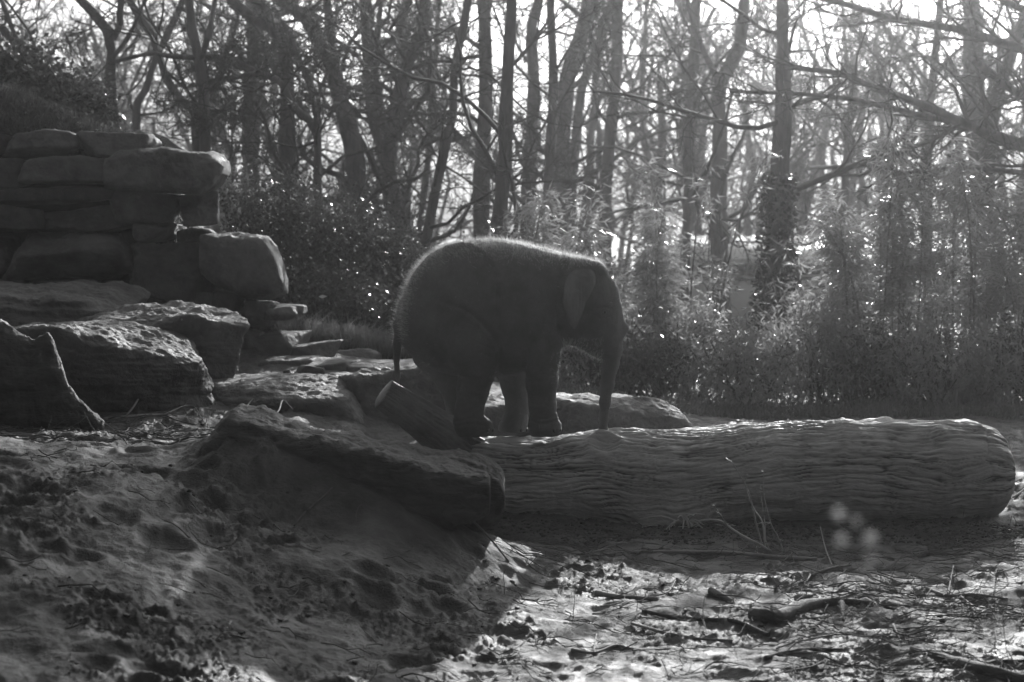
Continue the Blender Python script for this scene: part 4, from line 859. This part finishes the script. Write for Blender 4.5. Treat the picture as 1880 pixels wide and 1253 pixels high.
# grass
def blades(n, fx, L, r, lean=.5, w=.006):
    P, up = fx; d = unit(up + r.normal(size=(n, 3)) * lean); q = unit(np.cross(d, r.normal(size=(n, 3)))) * w; L = (L * (.5 + r.random(n)))[:, None]
    mid = P + d * L * .55; tip = P + d * L * .9 + np.array([0, 0, -.35]) * L + r.normal(size=(n, 3)) * L * .15
    V = np.stack([P - q, P + q, mid + q * .7, mid - q * .7, tip], 1).reshape(-1, 3); i = np.arange(n)[:, None] * 5
    return V, np.concatenate([i + [0, 1, 2], i + [0, 2, 3], i + [3, 2, 4]])
r = np.random.default_rng(31); n = 15000; y = 23.9 + 1.9 * r.random(n) ** 1.3; x = at(r.uniform(-60, 405, n), 300, y)[:, 0]
z = bank_h(x, y); z = np.where(y < 24.5, np.maximum(z, bank_h(x, np.full(n, 24.6)) - (24.5 - y) * .5), z)
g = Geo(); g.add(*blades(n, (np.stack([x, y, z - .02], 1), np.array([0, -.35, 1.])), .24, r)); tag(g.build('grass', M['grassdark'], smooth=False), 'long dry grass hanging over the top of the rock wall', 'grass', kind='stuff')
n = 9000; y = r.uniform(24.5, 26.5, n); x = at(r.uniform(520, 800, n), 600, y)[:, 0]; g = Geo(); g.add(*blades(n, (np.stack([x, y, gz(x, y) - .02], 1), np.array([0, 0, 1.])), .4, r, .3))
tag(g.build('grass', M['grass'], smooth=False), 'tall dry grass in front of the shrubs behind the small rocks', 'grass', kind='stuff')
n = 7000; y = r.uniform(24.8, 26.2, n); x = at(r.uniform(860, 1900, n), 700, y)[:, 0]; g = Geo(); g.add(*blades(n, (np.stack([x, y, gz(x, y) - .02], 1), np.array([0, -.2, 1.])), .22, r, .5))
tag(g.build('grass', M['grass'], smooth=False), 'dry grass and leaf litter along the foot of the thicket', 'grass', kind='stuff')

# ------------------------------------------------------------------ crumbled soil, twig litter
r = np.random.default_rng(41); n = 1600; y = 10.8 + 8.5 * r.random(n) ** 1.2; x = r.uniform(-1.15, 1.15, n) * .245 * y
keep = (fbm(x * .9 + 20, y * .7 + 3, o=5, gain=.6) + .12 + .08 * r.normal(size=n)) > .1; x, y = x[keep], y[keep]; n = len(x)
y2 = r.uniform(16.7, 17.6, 2600); x2 = r.uniform(-.05, 1.0, 2600) * .245 * y2; x = np.r_[x, x2]; y = np.r_[y, y2]; n = len(x)
D, F = cube_sphere(3); sc = (.003 + .015 * r.random(n) ** 3)[:, None, None]; V = D[None] * sc * (1 + .45 * r.normal(size=(n, len(D), 1))) * np.array([1.2, 1, .7])
V = V + np.stack([x, y, gz(x, y) + .003], 1)[:, None]; g = Geo(); g.add(V.reshape(-1, 3), (F[None] + np.arange(n)[:, None, None] * len(D)).reshape(-1, 4))
tag(g.build('crumbled_soil', M['clod'], smooth=False), 'crumbled clods of dry mud strewn over the trampled ground', 'soil', kind='stuff')
def litter(n, xr, yr, Lr, rad, seed, lift=.01):
    r = np.random.default_rng(seed); y = r.uniform(*yr, n); x = r.uniform(*xr, n) * .245 * y; th = r.normal(size=n) * 1.1; L = r.uniform(*Lr, n); d = np.stack([np.cos(th), np.sin(th), 0 * th], 1)
    pts = [np.stack([x, y, 0 * x], 1)]
    for j in range(4): d = unit(d + r.normal(size=(n, 3)) * [.45, .45, 0]); pts.append(pts[-1] + d * (L / 4)[:, None])
    P = np.stack(pts, 1); P[..., 2] = gz(P[..., 0], P[..., 1]) + lift + .02 * np.abs(r.normal(size=(n, 5))) * (L[:, None] / .5)
    R = rad * (.5 + r.random(n))[:, None] * np.linspace(1, .5, 5)[None]; return P, R
g = Geo()
for a in ((330, (-.1, 1.2), (12, 16.8), (.08, .5), .0032, 51), (420, (.5, 1.2), (12, 16.5), (.08, .6), .0038, 52), (260, (-1.2, -.5), (16.2, 18.2), (.1, .5), .005, 53), (160, (-1.2, .1), (11.5, 15.5), (.08, .3), .004, 54), (420, (-.1, 1.1), (16.0, 17.5), (.06, .45), .0035, 55)):
    P, R = litter(*a); g.add(*tubes(P, R, 4)); a2, b2 = grow(P, R, 1, .5, .7, .25, 4, np.random.default_rng(a[-1]), rmin=.003, lmin=.05)
    a2[..., 2] = np.maximum(a2[..., 2], gz(a2[..., 0], a2[..., 1]) + .002); g.add(*tubes(a2, b2, 3))
tag(g.build('twig_litter', M['twig']), 'tangle of small dead twigs scattered over the trampled mud', 'twigs', kind='stuff')

def gp(px, py, up=0.): p = ray_ground(px, py).copy(); p[2] = gz(p[0], p[1]) + up; return p
def stick(label, pts, w0, w1, ups=None, subs=(), m='stick', cut=False, name='dead_branch', group='dead branches lying on the mud', k=30, rough=.10):
    P = [gp(p[0], p[1], (ups[i] if ups else 0) + .6 * (w0 + (w1 - w0) * i / (len(pts) - 1)) * mpp(14.5) * .5) for i, p in enumerate(pts)]
    R = [w * mpp(14.5) / 2 for w in np.linspace(w0, w1, len(pts))]
    root = tag(empty(name, P[0]), label, 'branch', group); g = Geo(); tube1(g, P, R, 12 if w0 > 8 else 7, k, rough=rough, seed=len(label)); g.build('stem', M[m], root)
    for (sp, sw) in subs:
        Q = [gp(q[0], q[1], q[2] if len(q) > 2 else .01) for q in sp]; g = Geo(); tube1(g, Q, list(np.linspace(sw, sw * .45, len(Q)) * mpp(14.5) / 2), 6, 14, rough=.1); g.build('side_twig', M[m], root)
    return root
stick('thick knobbly cut branch with pale sawn end on the sunlit mud', [(1384, 1137), (1420, 1142), (1450, 1132), (1480, 1118), (1520, 1112), (1560, 1112), (1600, 1113)], 31, 15, m='darkstick', subs=[([(1545, 1112, .03), (1548, 1140, .0)], 12), ([(1590, 1112), (1640, 1120), (1665, 1128)], 7), ([(1440, 1138), (1452, 1152)], 6)])
stick('short stub of wood above the thick cut branch', [(1304, 1088), (1325, 1097), (1345, 1104)], 15, 8, k=10)
stick('slender curved branch left of the short stub', [(1096, 1090), (1130, 1096), (1170, 1100), (1208, 1100)], 12, 6, subs=[([(1190, 1098), (1225, 1090), (1240, 1078, .05)], 4)])
stick('long thin branch running left of the thick cut branch', [(1180, 1124), (1240, 1136), (1300, 1140), (1350, 1142), (1410, 1164)], 7, 9, m='darkstick')
stick('long thin pole half buried below the long thin branch', [(1160, 1145), (1220, 1162), (1280, 1174), (1345, 1178)], 6, 5)
stick('forked dead branch low in the lit mud', [(1405, 1210), (1440, 1198), (1490, 1193), (1548, 1192)], 9, 5, m='darkstick', subs=[([(1440, 1198), (1470, 1185, .04)], 4), ([(1500, 1193), (1530, 1205)], 4)])
stick('thick dark pole in the bottom right corner', [(1670, 1200), (1740, 1216), (1810, 1236), (1880, 1256)], 16, 22, m='darkstick')
stick('curved dark branch along the bottom right edge', [(1790, 1226), (1830, 1216), (1880, 1212)], 8, 6, m='darkstick')
stick('long straight branch lying at the foot of the log', [(1165, 1016), (1250, 1016), (1340, 1018), (1420, 1024), (1500, 1030)], 9, 10)
stick('twiggy branch with a bright broken tip beside the leafless sapling', [(1490, 1056), (1520, 1046), (1562, 1038)], 7, 6, subs=[([(1530, 1044), (1515, 1020, .06), (1506, 996, .12)], 4), ([(1488, 1056), (1480, 1070)], 5)])
stick('curly dead branch beside the sawn end of the log', [(1842, 926), (1852, 918, ), (1870, 908), (1885, 896)], 7, 6, subs=[([(1842, 926), (1850, 914, .05), (1860, 922)], 5)])
stick('thin bent stick on the shaded mud below the ledge', [(540, 965), (560, 940), (590, 915), (610, 895)], 4, 3, m='twig')
stick('dead branch lying along the foot of the dark fronted boulder', [(190, 770), (260, 765), (320, 764), (370, 776)], 9, 6, subs=[([(300, 764), (350, 756, .06), (372, 772)], 4), ([(230, 764), (262, 745, .15), (284, 690, .45)], 6)])
stick('small arched twig sticking up behind the ledge top', [(500, 768), (512, 764), (520, 756), (538, 762)], 5, 3, ups=[.0, .05, .10, .05])
stick('broken stick leaning against the ledge top', [(440, 766), (462, 748), (482, 742)], 5, 3, ups=[0, .06, .1])
stick('thin crooked branch at bottom centre of the lit mud', [(1050, 1192), (1090, 1200), (1130, 1185), (1160, 1192)], 6, 3, subs=[([(1090, 1200), (1095, 1180, .06)], 3)])
stick('pair of thin twigs crossing right of the thick cut branch', [(1610, 1180), (1650, 1165), (1700, 1172), (1760, 1160)], 6, 4, subs=[([(1640, 1150), (1655, 1180)], 4), ([(1660, 1170), (1690, 1195)], 4)])
stick('dark twiggy bough near the right edge', [(1700, 1080), (1740, 1095), (1790, 1092), (1850, 1100)], 7, 4, subs=[([(1740, 1095), (1750, 1060, .08)], 4), ([(1760, 1094), (1800, 1125)], 4), ([(1710, 1083), (1690, 1110)], 3)])
stick('thin twig arching out of the mud below the ledge end', [(870, 985), (900, 1005), (935, 1030)], 5, 3, ups=[.1, .06, 0])
stick('short dark stick on the shaded foreground mud', [(402, 1172), (412, 1155), (424, 1142)], 6, 4)
# leafless sapling in front of the log
Yp = 16.4
root = tag(empty('sapling', gp(1470, 1055)), 'leafless sapling twig leaning left in front of the log', 'sapling')
for k, (pts, w) in enumerate([([(1476, 1055), (1450, 1035), (1400, 1003), (1365, 985), (1335, 965), (1320, 955), (1300, 955)], 6), ([(1335, 965), (1322, 945), (1312, 930)], 3.4), ([(1400, 1003), (1388, 960), (1378, 915), (1368, 890), (1345, 850)], 3.6), ([(1405, 1005), (1400, 960), (1382, 930), (1368, 890), (1373, 873)], 3.6),
    ([(1412, 1008), (1405, 990), (1404, 960), (1395, 900)], 2.6), ([(1446, 1035), (1430, 990), (1415, 960), (1402, 910), (1402, 868)], 3.4), ([(1393, 1000), (1390, 1012), (1396, 1025)], 3)]):
    n_ = len(pts); P = at([p[0] for p in pts], [p[1] for p in pts], np.linspace(Yp, Yp - .15 * (k % 3), n_) + .03 * np.sin(np.arange(n_) * 2 + k)); 
    if k == 0: P[0] = np.array(root.location)
    g = Geo(); tube1(g, P, list(np.linspace(w, w * .55, n_) * mpp(Yp) * .45), 6, 30, rough=.25, seed=k)
    rr2 = np.random.default_rng(k); q = P[rr2.integers(1, n_, 5)]
    for c in q: tube1(g, [c, c + rr2.normal(size=3) * [.02, .01, .02] + [0, 0, .01]], [.004, .002], 5, 4)
    g.build('stem' if k == 0 else 'side_twig', M['rimtwig'], root)
# stake
g = Geo(); b = at(1755, 765, 25.4); tube1(g, [[b[0], 25.4, gz(b[0], 25.4) - .05], at(1755, 735, 25.4), at(1756, 706, 25.4)], [.02, .02, .017], 8, 10); tag(g.build('stake', M['stick']), 'thin pale upright stake in front of the thicket', 'stake')
# small stone standing on the bright mud strip
g = Geo(); c = gp(526, 697, .04); V, F = rock_geo(c, (.07, .07, .1), 5, n=10); g.add(V, F); tag(g.build('pebble', M['rock2']), 'small dark stone standing up on the bright mud strip', 'stone')

# tall dry weed close to the viewer, far out of focus
Yw = 3.2; root = tag(empty('dry_weed', (float(at(1600, 900, Yw)[0]) + .02, Yw, -.02)), 'tall thin dry weed near the viewer with blurred pale seed heads', 'weed')
sx_ = at(1600, 1253, Yw)[0]; g = Geo(); tube1(g, [(sx_ + .02, Yw, -.02), (sx_ + .01, Yw, 1.2), at(1606, 1253, Yw), at(1604, 1130, Yw), at(1600, 1000, Yw), at(1560, 950, Yw)], [.003, .002, .0012, .0009, .0007, .0005], 6, 40); g.build('stalk', M['stick'], root)
for (px, py, s_) in ((1540, 944, .0095), (1572, 958, .006), (1545, 992, .0085), (1598, 990, .010), (1600, 1030, .0075), (1608, 1128, .005)):
    D, F = cube_sphere(6); g = Geo(); g.add(D * np.array([s_, s_ * .6, s_ * .8]) + at(px, py, Yw), F); g.build('seed_head', M['seed'], root)
# pale drifting feather caught on the shrub
g = Geo(); c = at(592, 545, 25.8); V, F = leaves(np.array([c - [.05, 0, 0]]), np.array([[1., 0, .08]]), .11, .045, r); g.add(V, F); tag(g.build('feather', M['seed'], smooth=False), 'small pale feather caught on the low bush', 'feather')

# ------------------------------------------------------------------ haze
me = bpy.data.meshes.new('haze'); g = Geo(); box(g, -1900, 1900, -60, 345, -2.2, 16.5)
V = np.concatenate(g.V); V[:, 0] = np.where(V[:, 0] > 0, 1900, -1900)
hz = bpy.data.objects.new('haze', raw_mesh('haze', V, [np.concatenate(g.F[4])], False)); COL.objects.link(hz); hz['kind'] = 'stuff'; hz['label'] = 'thin backlit haze in the air of the enclosure'
m = bpy.data.materials.new('haze'); m.use_nodes = True; t = m.node_tree; t.nodes.clear(); pv = t.nodes.new('ShaderNodeVolumePrincipled'); mo = t.nodes.new('ShaderNodeOutputMaterial')
pv.inputs['Color'].default_value = (.92, .92, .92, 1); pv.inputs['Density'].default_value = HAZE_DENSITY; pv.inputs['Anisotropy'].default_value = HAZE_ANISO
t.links.new(pv.outputs[0], mo.inputs['Volume']); hz.data.materials.append(m)
